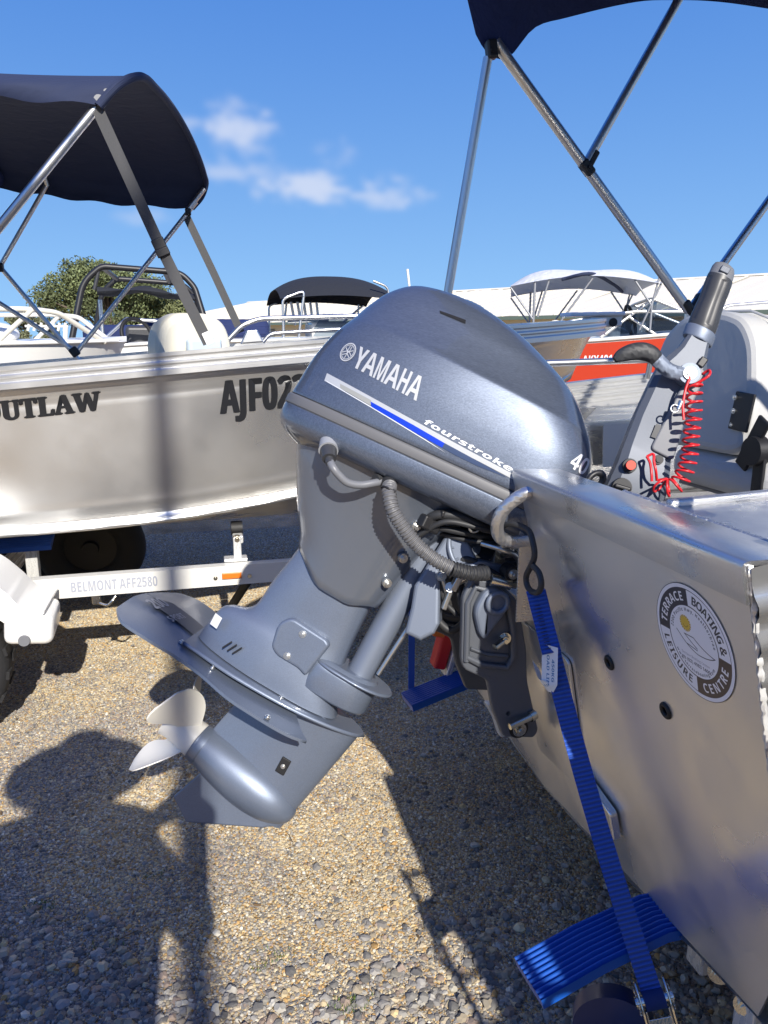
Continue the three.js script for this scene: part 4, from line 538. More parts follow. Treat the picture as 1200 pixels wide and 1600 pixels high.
    x.fillStyle = '#b9962a'; for (let k = 0; k < 18; k++) { x.save(); x.translate(430, 370); x.rotate(k * 20 * D); x.fillRect(-9, -74, 18, 148); x.restore(); } x.fillStyle = '#d8b53c'; x.beginPath(); x.arc(430, 370, 58, 0, 7); x.fill(); x.strokeStyle = '#8a6c1c'; x.lineWidth = 6; x.beginPath(); x.arc(430, 374, 30, 0.2, 2.9); x.stroke();
    x.strokeStyle = '#34343f'; x.lineWidth = 8; x.beginPath(); x.moveTo(290, 470); x.lineTo(330, 500); x.quadraticCurveTo(430, 590, 560, 610); x.quadraticCurveTo(700, 610, 780, 560); x.quadraticCurveTo(640, 545, 520, 470); x.lineTo(400, 475); x.quadraticCurveTo(470, 520, 560, 560); x.moveTo(420, 560); x.lineTo(560, 575); x.stroke();
    x.textAlign = 'center'; x.fillStyle = '#7f7f8c'; x.font = '34px serif'; x.fillText('Terrace Boating Centre', 512, 668); x.fillStyle = '#3c3c48'; x.font = 'bold 46px sans-serif'; x.fillText('Ph (02) 4983 1400', 512, 718); x.font = 'bold 32px sans-serif'; arcText('www.terraceboating.com', 284, 150, 30, 40, '#3c3c48', true);
  });
  obj('round_sticker', W(map(new THREE.CircleGeometry(0.0885, 72).translate(-0.883, 1.0835 / c13, -0.0012))), P({ map: st, roughness: 0.35 }), tr, 'round white and navy dealer sticker');
  for (const [z, y] of [[-1.40, 0.56], [-1.44, 0.53]]) { }
  // bimini: poles and joints on the port gunwale, navy canopy above
  const pole = (a, b, r = 0.0150) => obj('bimini_pole', W(cyl(a, b, r, r, 14)), M.chrome, boat);
  const zp = -2.5, zs = -0.84;
  for (const z of [zp, zs]) {
    pole([0.942, 2.377, z], [0.775, 1.33, z - 0.02]); pole([0.965, 2.425, z], [1.742, 1.61, z], 0.0175); pole([1.298, 2.078, z], [1.66, 2.70, z]); pole([1.752, 1.625, z], [2.40, 2.50, z]); pole([1.742, 1.62, z], [1.742, 1.36, z - Math.sign(z + 1.67) * -0.02]);
    obj('pole_joint', W(merge([box(1.302, 2.070, z + 0.004, 0.055, 0.032, 0.036, 0.008, [0, 0, -0.8]), box(1.322, 2.100, z + 0.004, 0.022, 0.055, 0.026, 0.006, [0, 0, -0.5]), cyl([1.305, 2.07, z], [1.305, 2.07, z + 0.028], 0.007)])), M.blackPlastic, boat);
    obj('pole_joint', W(merge([box(1.735, 1.618, z + 0.004, 0.03, 0.07, 0.04, 0.010, [0, 0, 0.7]), box(1.765, 1.645, z + 0.004, 0.026, 0.06, 0.032, 0.008, [0, 0, -0.6]), cyl([1.748, 1.612, z], [1.748, 1.612, z + 0.03], 0.009)])), M.blackPlastic, boat);
    obj('pole_joint', W(merge([box(0.950, 2.398, z + 0.008, 0.034, 0.055, 0.036, 0.008, [0, 0, 0.15]), cyl([0.947, 2.39, z], [0.947, 2.39, z + 0.032], 0.006)])), M.blackPlastic, boat);
  }
  const edge = spline([[0.90, 2.452], [0.935, 2.405], [0.975, 2.383], [1.02, 2.389], [1.10, 2.478], [1.20, 2.515], [1.46, 2.587], [1.62, 2.607], [1.77, 2.615], [1.95, 2.612], [2.3, 2.60], [2.9, 2.55]]);
  const rows = []; for (let i = 0; i <= 60; i++) { const u = i / 60, x = 0.905 + 2.0 * Math.pow(u, 1.35), r = []; const e = edge(x), top = 2.70 + 0.05 * Math.sin(u * 2.6) - 0.03 * Math.abs(Math.sin(u * Math.PI * 2)); for (let j = 0; j <= 40; j++) { const t = j / 40 * 2 - 1, a = Math.abs(t), f = a > 0.94 ? 1 - (a - 0.94) / 0.06 : 1, z = -1.67 + Math.sign(t) * 0.845 * (a > 0.94 ? mix(0.965, 1, (a - 0.94) / 0.06) : a / 0.94 * 0.965); r.push(V(x - 0.085 * (1 - u) * (1 - u) * f * 1.0, a > 0.94 ? mix(e, top - 0.055, fade(f)) : top - 0.055 * a * a / 0.88 , z)); } rows.push(r); }
  obj('bimini_canopy', W(grid(rows)), Object.assign(M.navy.clone(), { side: THREE.DoubleSide }), boat);
}
// helm seat inside the near boat
{
  const s = new THREE.Group(); s.name = 'seat'; s.userData.label = 'grey and white padded seat with a folding backrest'; boat.add(s); s.position.set(1.62 - 0.632, 0.94, -1.90 + 1.67); const W = atBase(s);
  const arch = [[-2.175, 1.205], [-2.185, 1.36], [-2.175, 1.45], [-2.145, 1.525], [-2.08, 1.572], [-2.00, 1.588], [-1.87, 1.585], [-1.79, 1.562], [-1.735, 1.50], [-1.705, 1.40], [-1.695, 1.30], [-1.70, 1.215], [-1.75, 1.195], [-2.12, 1.19]];
  const bk = (d, grow) => { const q = plate(arch.map(([z, y]) => [-(z + 1.94) * grow, (y - 1.39) * grow]), d, { bevel: 0.024, round: 0.07 }).rotateY(Math.PI / 2).rotateZ(-0.10); return q; };
  obj('backrest', W(bk(0.10, 0.985).translate(1.446, 1.39, -1.94)), M.vinylGrey, s); obj('backrest_cushion', W(bk(0.17, 1.0).translate(1.560, 1.38, -1.94)), M.vinylWhite, s);
  obj('piping', W(sweep([...arch, arch[0]].map(([z, y]) => [1.478 + (y - 1.39) * 0.1, y, -1.94 + (z + 1.94) * 1.0]), circle(0.004, 8))), M.vinylGrey, s);
  obj('emblem', W(new THREE.PlaneGeometry(0.035, 0.018).rotateY(-Math.PI / 2).translate(1.386, 1.46, -2.03)), P({ color: lin(0.45, 0.18, 0.12), roughness: 0.5, side: THREE.DoubleSide }), s);
  obj('seat_cushion', W(box(1.58, 1.145, -1.81, 0.40, 0.115, 0.44, 0.052)), M.vinylGrey, s); obj('cushion_panel', W(box(1.50, 1.147, -1.81, 0.17, 0.119, 0.445, 0.05)), M.vinylDark, s);
  obj('hinge', W(merge([box(1.384, 1.322, -1.725, 0.008, 0.100, 0.072, 0.003, [0.06, 0, -0.10]), box(1.383, 1.245, -1.672, 0.010, 0.15, 0.045, 0.004, [0.5, 0, 0]), cyl([1.395, 1.228, -1.655], [1.366, 1.228, -1.655], 0.040, 0.037, 28), box(1.384, 1.13, -1.64, 0.010, 0.18, 0.04, 0.004)])), M.blackPlastic, s);
  for (const y of [1.285, 1.322, 1.358]) obj('bolt', W(bolt([1.378, y, -1.752], [-1, 0, 0.2], 0.005)), M.chrome, s);
  obj('pedestal', W(merge([cyl([1.62, 0.94, -1.86], [1.62, 1.09, -1.86], 0.045, 0.04, 20), cyl([1.62, 0.94, -1.86], [1.62, 0.955, -1.86], 0.11, 0.10, 28), box(1.60, 1.084, -1.83, 0.36, 0.012, 0.38, 0.004)])), M.greyPlastic, s);
  obj('label', W(new THREE.PlaneGeometry(0.1, 0.03).rotateX(-Math.PI / 2).translate(1.36, 0.9425, -1.83)), P({ color: lin(0.55, 0.55, 0.55), roughness: 0.6, side: THREE.DoubleSide }), s);
}
// tie-down strap of the near boat
{
  const t = thing('ratchet_strap', 'blue webbing ratchet strap hooked to the tow handle and running down to its zinc buckle', 'strap', [0.74, 0.25, -1.0]), W = atBase(t);
  const n = [-0.35, 0.42, 0.84], flatProf = (w, th) => [[-w / 2, -th / 2], [w / 2, -th / 2], [w / 2, th / 2], [-w / 2, th / 2]];
  const webMat = M.webBlue.clone(); webMat.bumpMap = dataTex(64, (u, v) => grey(0.5 + 0.5 * Math.sin(u * 2 * Math.PI * 8))); webMat.bumpMap.repeat.set(15, 1); webMat.bumpScale = 0.0025; webMat.map = dataTex(64, (u, v) => { const k = 0.55 + 0.45 * Math.pow(0.5 + 0.5 * Math.sin(u * 2 * Math.PI * 8), 0.7); return grey(k); }); webMat.map.repeat.set(15, 1);
  const A = V(0.645, 1.008, -1.352), B = V(0.742, 0.345, -0.998), L = []; for (let i = 0; i <= 40; i++) { const q = A.clone().lerp(B, i / 40); q.x -= 0.012 * Math.sin(i / 40 * Math.PI); L.push(q); }
  obj('webbing', W(sweep(L, flatProf(0.037, 0.0022), { up: n, crease: 20 })), webMat, t);
  const A2 = V(0.6405, 1.012, -1.349), B2 = V(0.640, 0.912, -1.262); obj('folded_end', W(sweep([0, 0.25, 0.5, 0.75, 1].map(k => A2.clone().lerp(B2, k)), flatProf(0.037, 0.003), { up: n, crease: 20 })), webMat, t);
  obj('stitching', W(merge(Array.from({ length: 14 }, (_, i) => { const p = A2.clone().lerp(B2, 0.25 + i * 0.052); return box(p.x - 0.0006, p.y + 0.0012, p.z + 0.002, 0.026, 0.0012, 0.0012, 0.0004, [0, 0.3, 0]); }))), M.ink, t);
  const tg = canvasTex(128, 256, (x, w, h) => { x.fillStyle = '#dfe4ea'; x.fillRect(0, 0, w, h); x.fillStyle = '#4a78a8'; x.font = 'bold 30px sans-serif'; x.save(); x.translate(40, 20); x.rotate(Math.PI / 2); x.fillText('LOAD LIMIT', 0, 0); x.fillText('450KG', 30, -40); x.restore(); });
  { const rows = []; for (let i = 0; i <= 16; i++) { const k = i / 16, q = k < 0.62 ? V(0.6385, mix(0.925, 0.842, k / 0.62), mix(-1.268, -1.262, k / 0.62)) : V(0.6385, 0.842 - 0.010 * Math.sin((k - 0.62) / 0.38 * Math.PI) + 0.018 * Math.max(0, k - 0.8) / 0.2, mix(-1.262, -1.325, (k - 0.62) / 0.38)); const w = k < 0.62 ? V(0.010, 0, 0.014) : V(0.008, -0.012, 0.003); rows.push([q.clone().addScaledVector(w, -1), q.clone(), q.clone().add(w)]); } const g = grid(rows), U = []; for (let i = 0; i <= 16; i++) for (let j = 0; j < 3; j++) U.push(j / 2, 1 - i / 16); g.setAttribute('uv', new THREE.Float32BufferAttribute(U, 2)); obj('label_tag', W(g), P({ map: tg, roughness: 0.6, side: THREE.DoubleSide }), t); }
  obj('hook', W(merge([tube([[0.610, 1.112, -1.462], [0.606, 1.128, -1.435], [0.615, 1.136, -1.41], [0.632, 1.130, -1.376], [0.633, 1.108, -1.352], [0.634, 1.082, -1.346], [0.633, 1.055, -1.362], [0.632, 1.035, -1.375], [0.632, 1.018, -1.372], [0.632, 1.010, -1.352], [0.632, 1.018, -1.318], [0.632, 1.038, -1.305], [0.632, 1.058, -1.318], [0.632, 1.064, -1.345]], 0.0062, { seg: 120, rad: 12 })])), M.rubber, t);
  // ratchet buckle
  const q0 = V(0.742, 0.345, -0.998), dir = B.clone().sub(A).normalize(), nn = V(...n); nn.addScaledVector(dir, -nn.dot(dir)).normalize(); const sx = dir.clone().cross(nn).normalize(), m = new THREE.Matrix4().makeBasis(sx, dir, nn).setPosition(q0); const Q = g => W(g.applyMatrix4(m));   // own axes: across, along the strap, out of it
  for (const s of [-1, 1]) { const pl = plate([[-0.03, -0.012], [0.012, -0.016], [0.05, -0.012], [0.085, -0.006], [0.085, 0.008], [0.05, 0.014], [0.012, 0.020], [-0.02, 0.016], [-0.035, 0.004]], 0.0035, { bevel: 0.001, round: 0.008 }).rotateZ(Math.PI / 2).rotateY(Math.PI / 2).translate(s * 0.0255, 0.0, 0.0); obj('side_plate', Q(pl), M.zinc, t); const teeth = []; for (let k = 0; k < 12; k++) { const a = k / 12 * 6.283; teeth.push(box(0.017 * Math.cos(a), 0.017 * Math.sin(a), 0, 0.008, 0.006, 0.003, 0.001, [0, 0, a])); } obj('ratchet_wheel', Q(merge([cyl([0, 0, -0.0015], [0, 0, 0.0015], 0.0155, 0.0155, 20), ...teeth]).rotateY(Math.PI / 2).translate(s * 0.030, 0.0, 0.003)), M.zinc, t); }
  obj('spindle', Q(cyl([-0.034, 0, 0.003], [0.034, 0, 0.003], 0.010, 0.010, 16)), M.zinc, t); obj('webbing_roll', Q(cyl([-0.0185, 0.0, 0.003], [0.0185, 0.0, 0.003], 0.0165, 0.0165, 24)), webMat, t);
  obj('handle', Q(merge([box(0, 0.058, 0.012, 0.040, 0.062, 0.003, 0.001), box(-0.0205, 0.05, 0.008, 0.003, 0.075, 0.014, 0.001), box(0.0205, 0.05, 0.008, 0.003, 0.075, 0.014, 0.001), cyl([-0.024, 0.088, 0.010], [0.024, 0.088, 0.010], 0.006)])), M.zinc, t); obj('handle_hole', Q(cyl([0, 0.042, 0.0125], [0, 0.042, 0.0141], 0.0038, 0.0038, 14)), M.black, t);
}
// trailer under the near boat
{
  const t = thing('boat_trailer', 'galvanised boat trailer with ribbed blue skids carrying the near aluminium boat', 'boat trailer', [2.2, 0, -1.67]), W = atBase(t);
  for (const z of [-1.10, -2.24]) { const y0 = 0.362, y1 = 0.455; obj('frame_rail', W(box(2.7, 0.26, z, 3.2, 0.10, 0.05, 0.006)), M.galv, t);
    const p = []; const hw = 0.051, n = 9; for (let i = 0; i <= n * 4; i++) { const a = -hw + 2 * hw * i / (n * 4); p.push([a, i % 4 < 2 ? 0.010 : 0.003]); } p.push([hw, -0.012], [-hw, -0.012]);
    const a = z === -1.10 ? [[0.535, 0.350, z + 0.02], [0.66, 0.388, z + 0.01], [0.80, 0.418, z], [1.30, 0.425, z]] : [[0.615, 0.345, z + 0.02], [0.72, 0.372, z + 0.01], [0.84, 0.402, z], [1.30, 0.425, z]];
    obj('skid', W(sweep(a, p.map(([u, v]) => [u, v]), { up: [0, 1, 0], crease: 25 })), M.skid, t);
    for (const x of [0.93, 1.2]) obj('skid_support', W(box(x, 0.345, z, 0.06, 0.13, 0.05, 0.006)), M.galv, t);
  }
  obj('cross_beam', W(merge([box(1.12, 0.235, -1.67, 0.06, 0.08, 1.72, 0.006), box(2.6, 0.235, -1.67, 0.06, 0.08, 1.3, 0.006), box(4.2, 0.24, -1.67, 0.06, 0.08, 1.2, 0.006)])), M.galv, t);
  obj('keel_roller', W(merge([cyl([0.93, 0.30, -1.75], [0.93, 0.30, -1.59], 0.035, 0.035, 20)])), P({ color: lin(0.65, 0.5, 0.08), roughness: 0.5 }), t);
  for (const s of [-1, 1]) { const z = -1.67 + s * 0.98, wt = new THREE.TorusGeometry(0.235, 0.075, 16, 40).scale(1, 1, 1.1).translate(1.95, 0.31, z), w = obj('wheel', W(wt), M.tyre, t); obj('rim', W(cyl([1.95, 0.31, z - 0.06], [1.95, 0.31, z + 0.06], 0.18, 0.18, 28)), M.galv, w); }
  const lb = obj('tail_lamp', [W(box(0.765, 0.475, -2.32, 0.045, 0.13, 0.06, 0.01, [0, 0, -0.25]))], M.red, t); obj('amber_lens', W(box(0.744, 0.548, -2.31, 0.046, 0.03, 0.058, 0.008, [0, 0, -0.25])), M.orange, lb); obj('lamp_bracket', W(merge([box(0.80, 0.47, -2.32, 0.02, 0.18, 0.08, 0.004, [0, 0, -0.25]), box(0.94, 0.42, -2.32, 0.30, 0.03, 0.04, 0.004)])), M.galv, lb);
  obj('side_post', W(merge([box(0.895, 0.27, -0.925, 0.05, 0.24, 0.05, 0.004), box(0.905, 0.19, -0.96, 0.5, 0.05, 0.05, 0.004)])), M.galv, t); for (const p of [[0.862, 0.385, -0.985], [0.880, 0.360, -0.935]]) obj('bolt', W(bolt(p, [-0.6, 0.3, 0.7], 0.013, 0.012)), M.zinc, t);
  obj('guide_pad', W(plate([[0.80, 0.43], [0.83, 0.37], [0.85, 0.31], [0.875, 0.315], [0.87, 0.42]], 0.03, { bevel: 0.004, round: 0.01 }).translate(0, 0, -2.0)), M.whiteGel, t);
  obj('side_guide', W(new THREE.CylinderGeometry(0.075, 0.075, 0.035, 36).rotateX(Math.PI / 2).rotateY(-0.5).translate(0.705, 0.235, -1.06)), P({ color: lin(0.012, 0.025, 0.10), roughness: 0.35 }), t);
}
{
  const t = thing('tie_down_strap', 'thin blue strap hanging down behind the lower unit beside the red lamp', 'strap', [0.652, 0.30, -2.3]), W = atBase(t);
  obj('webbing', W(box(0.652, 0.50, -2.3, 0.022, 0.34, 0.003, 0.001)), M.webBlue, t); obj('hook', W(tube([[0.652, 0.66, -2.3], [0.662, 0.69, -2.3], [0.68, 0.70, -2.3], [0.695, 0.68, -2.3]], 0.005)), M.rubber, t);
}

// ================================================================ SECOND BOAT (black lettering) ON ITS TRAILER
const out = thing('lettered_boat', 'bare aluminium boat with black OUTLAW lettering and navy canopy behind the outboard', 'boat', [-2.4, 0, -4.05]);
{
  const W = atBase(out);
  const h = { x0: -2.4, x1: 2.22, cz: -4.05, ribs: [[0.86, 0.006, 0.03], [0.775, -0.004, 0.010], [0.12, 0.004, 0.03], [0.005, 0.026, 0.016]], sheer: spline([[-2.4, 1.27], [-0.71, 1.405], [0.44, 1.50], [1.4, 1.567], [2.22, 1.625]]), chine: spline([[-2.4, 0.73], [-0.8, 0.75], [-0.2, 0.777], [0.35, 0.845], [0.9, 0.95], [1.5, 1.10], [2.22, 1.34]]), keel: spline([[-2.4, 0.58], [0.3, 0.585], [1.0, 0.66], [1.6, 0.86], [1.9, 1.05], [2.22, 1.30]]), hb: x => 0.92 * Math.pow(Math.max(0, 1 - Math.pow(clamp((x - 0.15) / 2.07), 2.3)), 0.62), hc: x => 0.80 * Math.pow(Math.max(0, 1 - Math.pow(clamp((x - 0.0) / 2.22), 2.0)), 0.8), rake: (x, y) => -0.42 * (1.62 - y) * sstep(0.4, 2.22, x) };
  const H = hullParts(h);
  for (const sd of [1, -1]) { obj('side_panel', W(H.side(sd)), M.aluSide, out); obj('inner_panel', W(H.inner(sd)), M.alu, out); }
  obj('hull_bottom', W(merge([H.bottom(1), H.bottom(-1)])), M.aluTransom, out);
  for (const sd of [1, -1]) obj('chine_strip', W(sweep(H.xs.filter(x => x < 2.0).map(x => { const p = H.sidePt(x, 0.004, sd); return [p.x, p.y - 0.004, p.z + sd * 0.004]; }), circle(0.014, 10, 1, 0.9))), M.aluSide, out);
  for (const sd of [1, -1]) { const L = H.xs.filter(x => x < 2.20).map(x => { const p = H.sidePt(x, 1, sd); return [p.x, p.y - 0.035, p.z + sd * 0.004]; }); obj('gunwale', W(sweep(L, ribProf(0.06, 0.085, 3).map(([a, b]) => [sd * a, b]), { up: [0, 1, 0], crease: 30, flip: sd > 0 })), M.aluSide, out); }
  obj('transom', W(plate([[-0.91, 1.26], [-0.80, 0.73], [0, 0.58], [0.80, 0.73], [0.91, 1.26]], 0.02).rotateY(Math.PI / 2).translate(-2.40, 0, -4.05)), M.aluTransom, out);
  obj('floor', W(box(-0.7, 0.92, -4.05, 3.2, 0.02, 1.5, 0.004)), M.carpet, out);
  obj('bow_plate', W(plate([[1.55, 0.50], [1.85, 0.36], [2.12, 0.14], [2.20, 0.03], [2.20, -0.03], [2.12, -0.14], [1.85, -0.36], [1.55, -0.50]], 0.012, { bevel: 0.003 }).rotateX(Math.PI / 2).translate(0, 1.585, -4.05).rotateZ(0)), M.aluTop, out);
  const bs = obj('bow_sprit', W(merge([box(2.20, 1.655, -4.05, 0.34, 0.022, 0.14, 0.008, [0, 0, 0.02]), box(2.26, 1.615, -4.05, 0.20, 0.06, 0.10, 0.008, [0, 0, 0.05])])), M.whiteGel, out); obj('bow_roller', W(cyl([2.30, 1.61, -3.99], [2.30, 1.61, -4.11], 0.024, 0.024, 18)), M.black, bs);
  const heavy = (g, dx, dy) => merge([[-1, 0], [1, 0], [0, -1], [0, 1], [0, 0]].map(([a, b], i) => g.clone().translate(a * dx, b * dy, i * 0.00015)));
  // hull lettering, thin vinyl following the side
  const onSide = (g, x0, y0, tiltv, off = 0.0022) => { const p = g.attributes.position; for (let i = 0; i < p.count; i++) { const x = x0 + p.getX(i), y = y0 + p.getY(i) + tiltv * p.getX(i), t = (y - h.chine(x)) / (h.sheer(x) - h.chine(x)), q = H.sidePt(x, t, 1); p.setXYZ(i, x, y, q.z + off + p.getZ(i)); } g.computeVertexNormals(); return W(g); };
  const ink = M.ink.clone(); ink.side = THREE.DoubleSide;
  obj('name_lettering', onSide(heavy(letters('OUTLAW', 0.074, 0.92, font.serif), 0.005, 0.002), -0.80, 1.203, 0.092), ink, out, 'black slab serif OUTLAW lettering');
  obj('registration', onSide(heavy(letters('AJF023N', 0.172, 0.60, font.bold), 0.005, 0.001), 0.085, 1.216, 0.075), ink, out, 'black registration lettering');
  // seat seen over the gunwale
  const se = obj('seat', W(merge([plate([[-0.20, 0], [-0.205, 0.10], [-0.17, 0.19], [-0.09, 0.235], [0.09, 0.235], [0.17, 0.19], [0.205, 0.10], [0.20, 0], [0.12, -0.03], [-0.12, -0.03]], 0.14, { bevel: 0.035, round: 0.06 }).rotateY(0.5).translate(-0.03, 1.405, -4.0), box(0.10, 1.30, -4.05, 0.42, 0.12, 0.44, 0.05)])), M.cream, out); obj('seat_pedestal', W(cyl([0.10, 0.92, -4.05], [0.10, 1.26, -4.05], 0.04)), M.greyPlastic, se);
  obj('seat_pad', W(box(0.045, 1.478, -3.90, 0.20, 0.085, 0.05, 0.02, [0, 0.5, 0.02])), P({ color: lin(0.50, 0.60, 0.68), roughness: 0.6 }), se); obj('latch', W(box(0.13, 1.50, -3.87, 0.018, 0.07, 0.03, 0.004)), M.whiteGel, se);
  // port hand rails and small screen
  obj('hand_rail', W(bent([[0.18, 1.50, -4.86], [0.285, 1.61, -4.86], [0.40, 1.642, -4.86], [1.25, 1.668, -4.80], [1.30, 1.56, -4.80]], 0.017, { bend: 0.09 })), M.chrome, out); obj('grab_rail', W(bent([[0.40, 1.50, -4.82], [0.445, 1.552, -4.82], [0.95, 1.585, -4.80], [0.99, 1.53, -4.80]], 0.012, { bend: 0.05 })), M.chrome, out);
  obj('cleat_block', W(plate([[0.26, 1.49], [0.30, 1.57], [0.36, 1.575], [0.40, 1.50]], 0.07, { bevel: 0.012 }).translate(0, 0, -4.75)), M.chrome, out);
  // canopy
  const pol = (a, b, r = 0.0125, m = M.chrome, n = 'bimini_pole') => obj(n, W(cyl(a, b, r, r, 14)), m, out);
  pol([-1.17, 1.33, -3.15], [-0.255, 2.385, -3.15], 0.0165); pol([0.045, 2.31, -4.90], [-0.70, 1.43, -4.90], 0.0135); pol([-1.06, 1.92, -4.90], [-0.655, 1.36, -4.90], 0.013); pol([-1.06, 1.92, -4.90], [-0.77, 2.37, -4.90], 0.0125); pol([-0.77, 2.36, -4.90], [-0.80, 2.53, -4.86], 0.0125); pol([-1.17, 1.92, -3.15], [-2.0, 2.36, -3.15]); pol([-1.60, 1.40, -3.15], [-2.1, 2.36, -3.15]); pol([-1.9, 2.30, -4.9], [-0.70, 1.45, -4.9]);
  pol([0.30, 2.60, -3.9], [0.3001, 2.601, -3.9], 0.001).removeFromParent();
  const strapP = (w, th) => [[-w / 2, -th / 2], [w / 2, -th / 2], [w / 2, th / 2], [-w / 2, th / 2]];
  obj('canopy_strap', W(sweep([[-0.305, 2.330, -3.135], [-0.200, 2.07, -3.135], [-0.114, 1.858, -3.13], [0.048, 1.495, -3.125]], strapP(0.042, 0.003), { up: [-0.2, 0.1, 1], crease: 20 })), M.webBlack, out); obj('canopy_strap', W(sweep([[-0.015, 2.225, -4.90], [0.13, 1.90, -4.90], [0.275, 1.56, -4.90]], strapP(0.045, 0.003), { up: [-0.2, 0.1, 1], crease: 20 })), M.webBlack, out);
  obj('strap_buckle', W(merge([box(-0.116, 1.862, -3.126, 0.048, 0.040, 0.014, 0.004, [0, 0, 0.4]), box(-0.104, 1.832, -3.124, 0.05, 0.03, 0.018, 0.004, [0, 0, 0.4])])), M.blackPlastic, out); obj('strap_clip', W(merge([box(0.046, 1.515, -3.12, 0.03, 0.05, 0.012, 0.004, [0, 0, 0.4])])), M.whiteGel, out);
  obj('pole_joint', W(merge([box(-0.70, 1.445, -4.89, 0.05, 0.055, 0.04, 0.01, [0, 0, 0.6])])), M.blackPlastic, out); obj('pole_joint', W(box(-1.058, 1.915, -4.89, 0.04, 0.05, 0.04, 0.01)), M.blackPlastic, out); obj('pole_joint', W(merge([cyl([-0.292, 2.345, -3.165], [-0.292, 2.345, -3.12], 0.020, 0.018), cyl([-0.265, 2.375, -3.16], [-0.265, 2.375, -3.125], 0.010)])), M.greyPlastic, out); obj('pole_joint', W(box(-0.005, 2.25, -4.89, 0.035, 0.04, 0.04, 0.008)), M.blackPlastic, out);
  // front hoop: measured from the starboard corner over the crown to the port corner (z, x, y)
  const hoop = [[-3.12, -0.295, 2.326], [-3.14, -0.225, 2.405], [-3.25, -0.160, 2.472], [-3.6, -0.104, 2.534], [-4.1, -0.028, 2.566], [-4.5, 0.041, 2.533], [-4.8, 0.093, 2.459], [-4.9, 0.106, 2.409], [-4.935, 0.085, 2.355], [-4.94, 0.019, 2.279]];
  const hc = new THREE.CatmullRomCurve3(hoop.map(([z, x, y]) => V(x, y, z))).getSpacedPoints(72), rows = [];
  for (let i = 0; i <= 70; i++) { const u = i / 70, k = Math.pow(u, 0.9); rows.push(hc.map((p, j) => { const t = j / 72, edge = Math.max(sstep(0.08, 0, t), sstep(0.9, 1, t)), mid = 1 - edge, sag = 0.03 * Math.pow(Math.abs(Math.sin(u * Math.PI * 2)), 0.8) * mid, hemWave = edge * 0.006 * Math.sin(u * 57 + t * 9), port = sstep(0.86, 1, t); return V(mix(p.x, -2.3 + 0.12 * (p.x + 0.1), k), p.y - sag + hemWave + 0.05 * port * Math.sin(Math.min(1, u * 2.2) * Math.PI * 0.5) + 0.03 * sstep(0.08, 0, t) * u - 0.02 * port * Math.sin(u * 9), p.z + hemWave); })); }
  const cv = M.charcoal.clone(); cv.side = THREE.DoubleSide; const can = obj('bimini_canopy', W(grid(rows)), cv, out);
  obj('canopy_hem', W(tube(rows[0].filter((_, j) => j % 3 === 0).map(p => [p.x, p.y - 0.004, p.z]), 0.016, { seg: 120 })), M.charcoal, can); obj('canopy_hoop', W(tube(rows[30].filter((_, j) => j % 4 === 0).map(p => [p.x, p.y - 0.018, p.z]), 0.014, { seg: 100 })), M.navy, can);
  obj('pole_end', W(tube([[-0.012, 2.255, -4.895], [0.05, 2.33, -4.90], [0.095, 2.385, -4.897]], 0.015)), M.chrome, out);
}
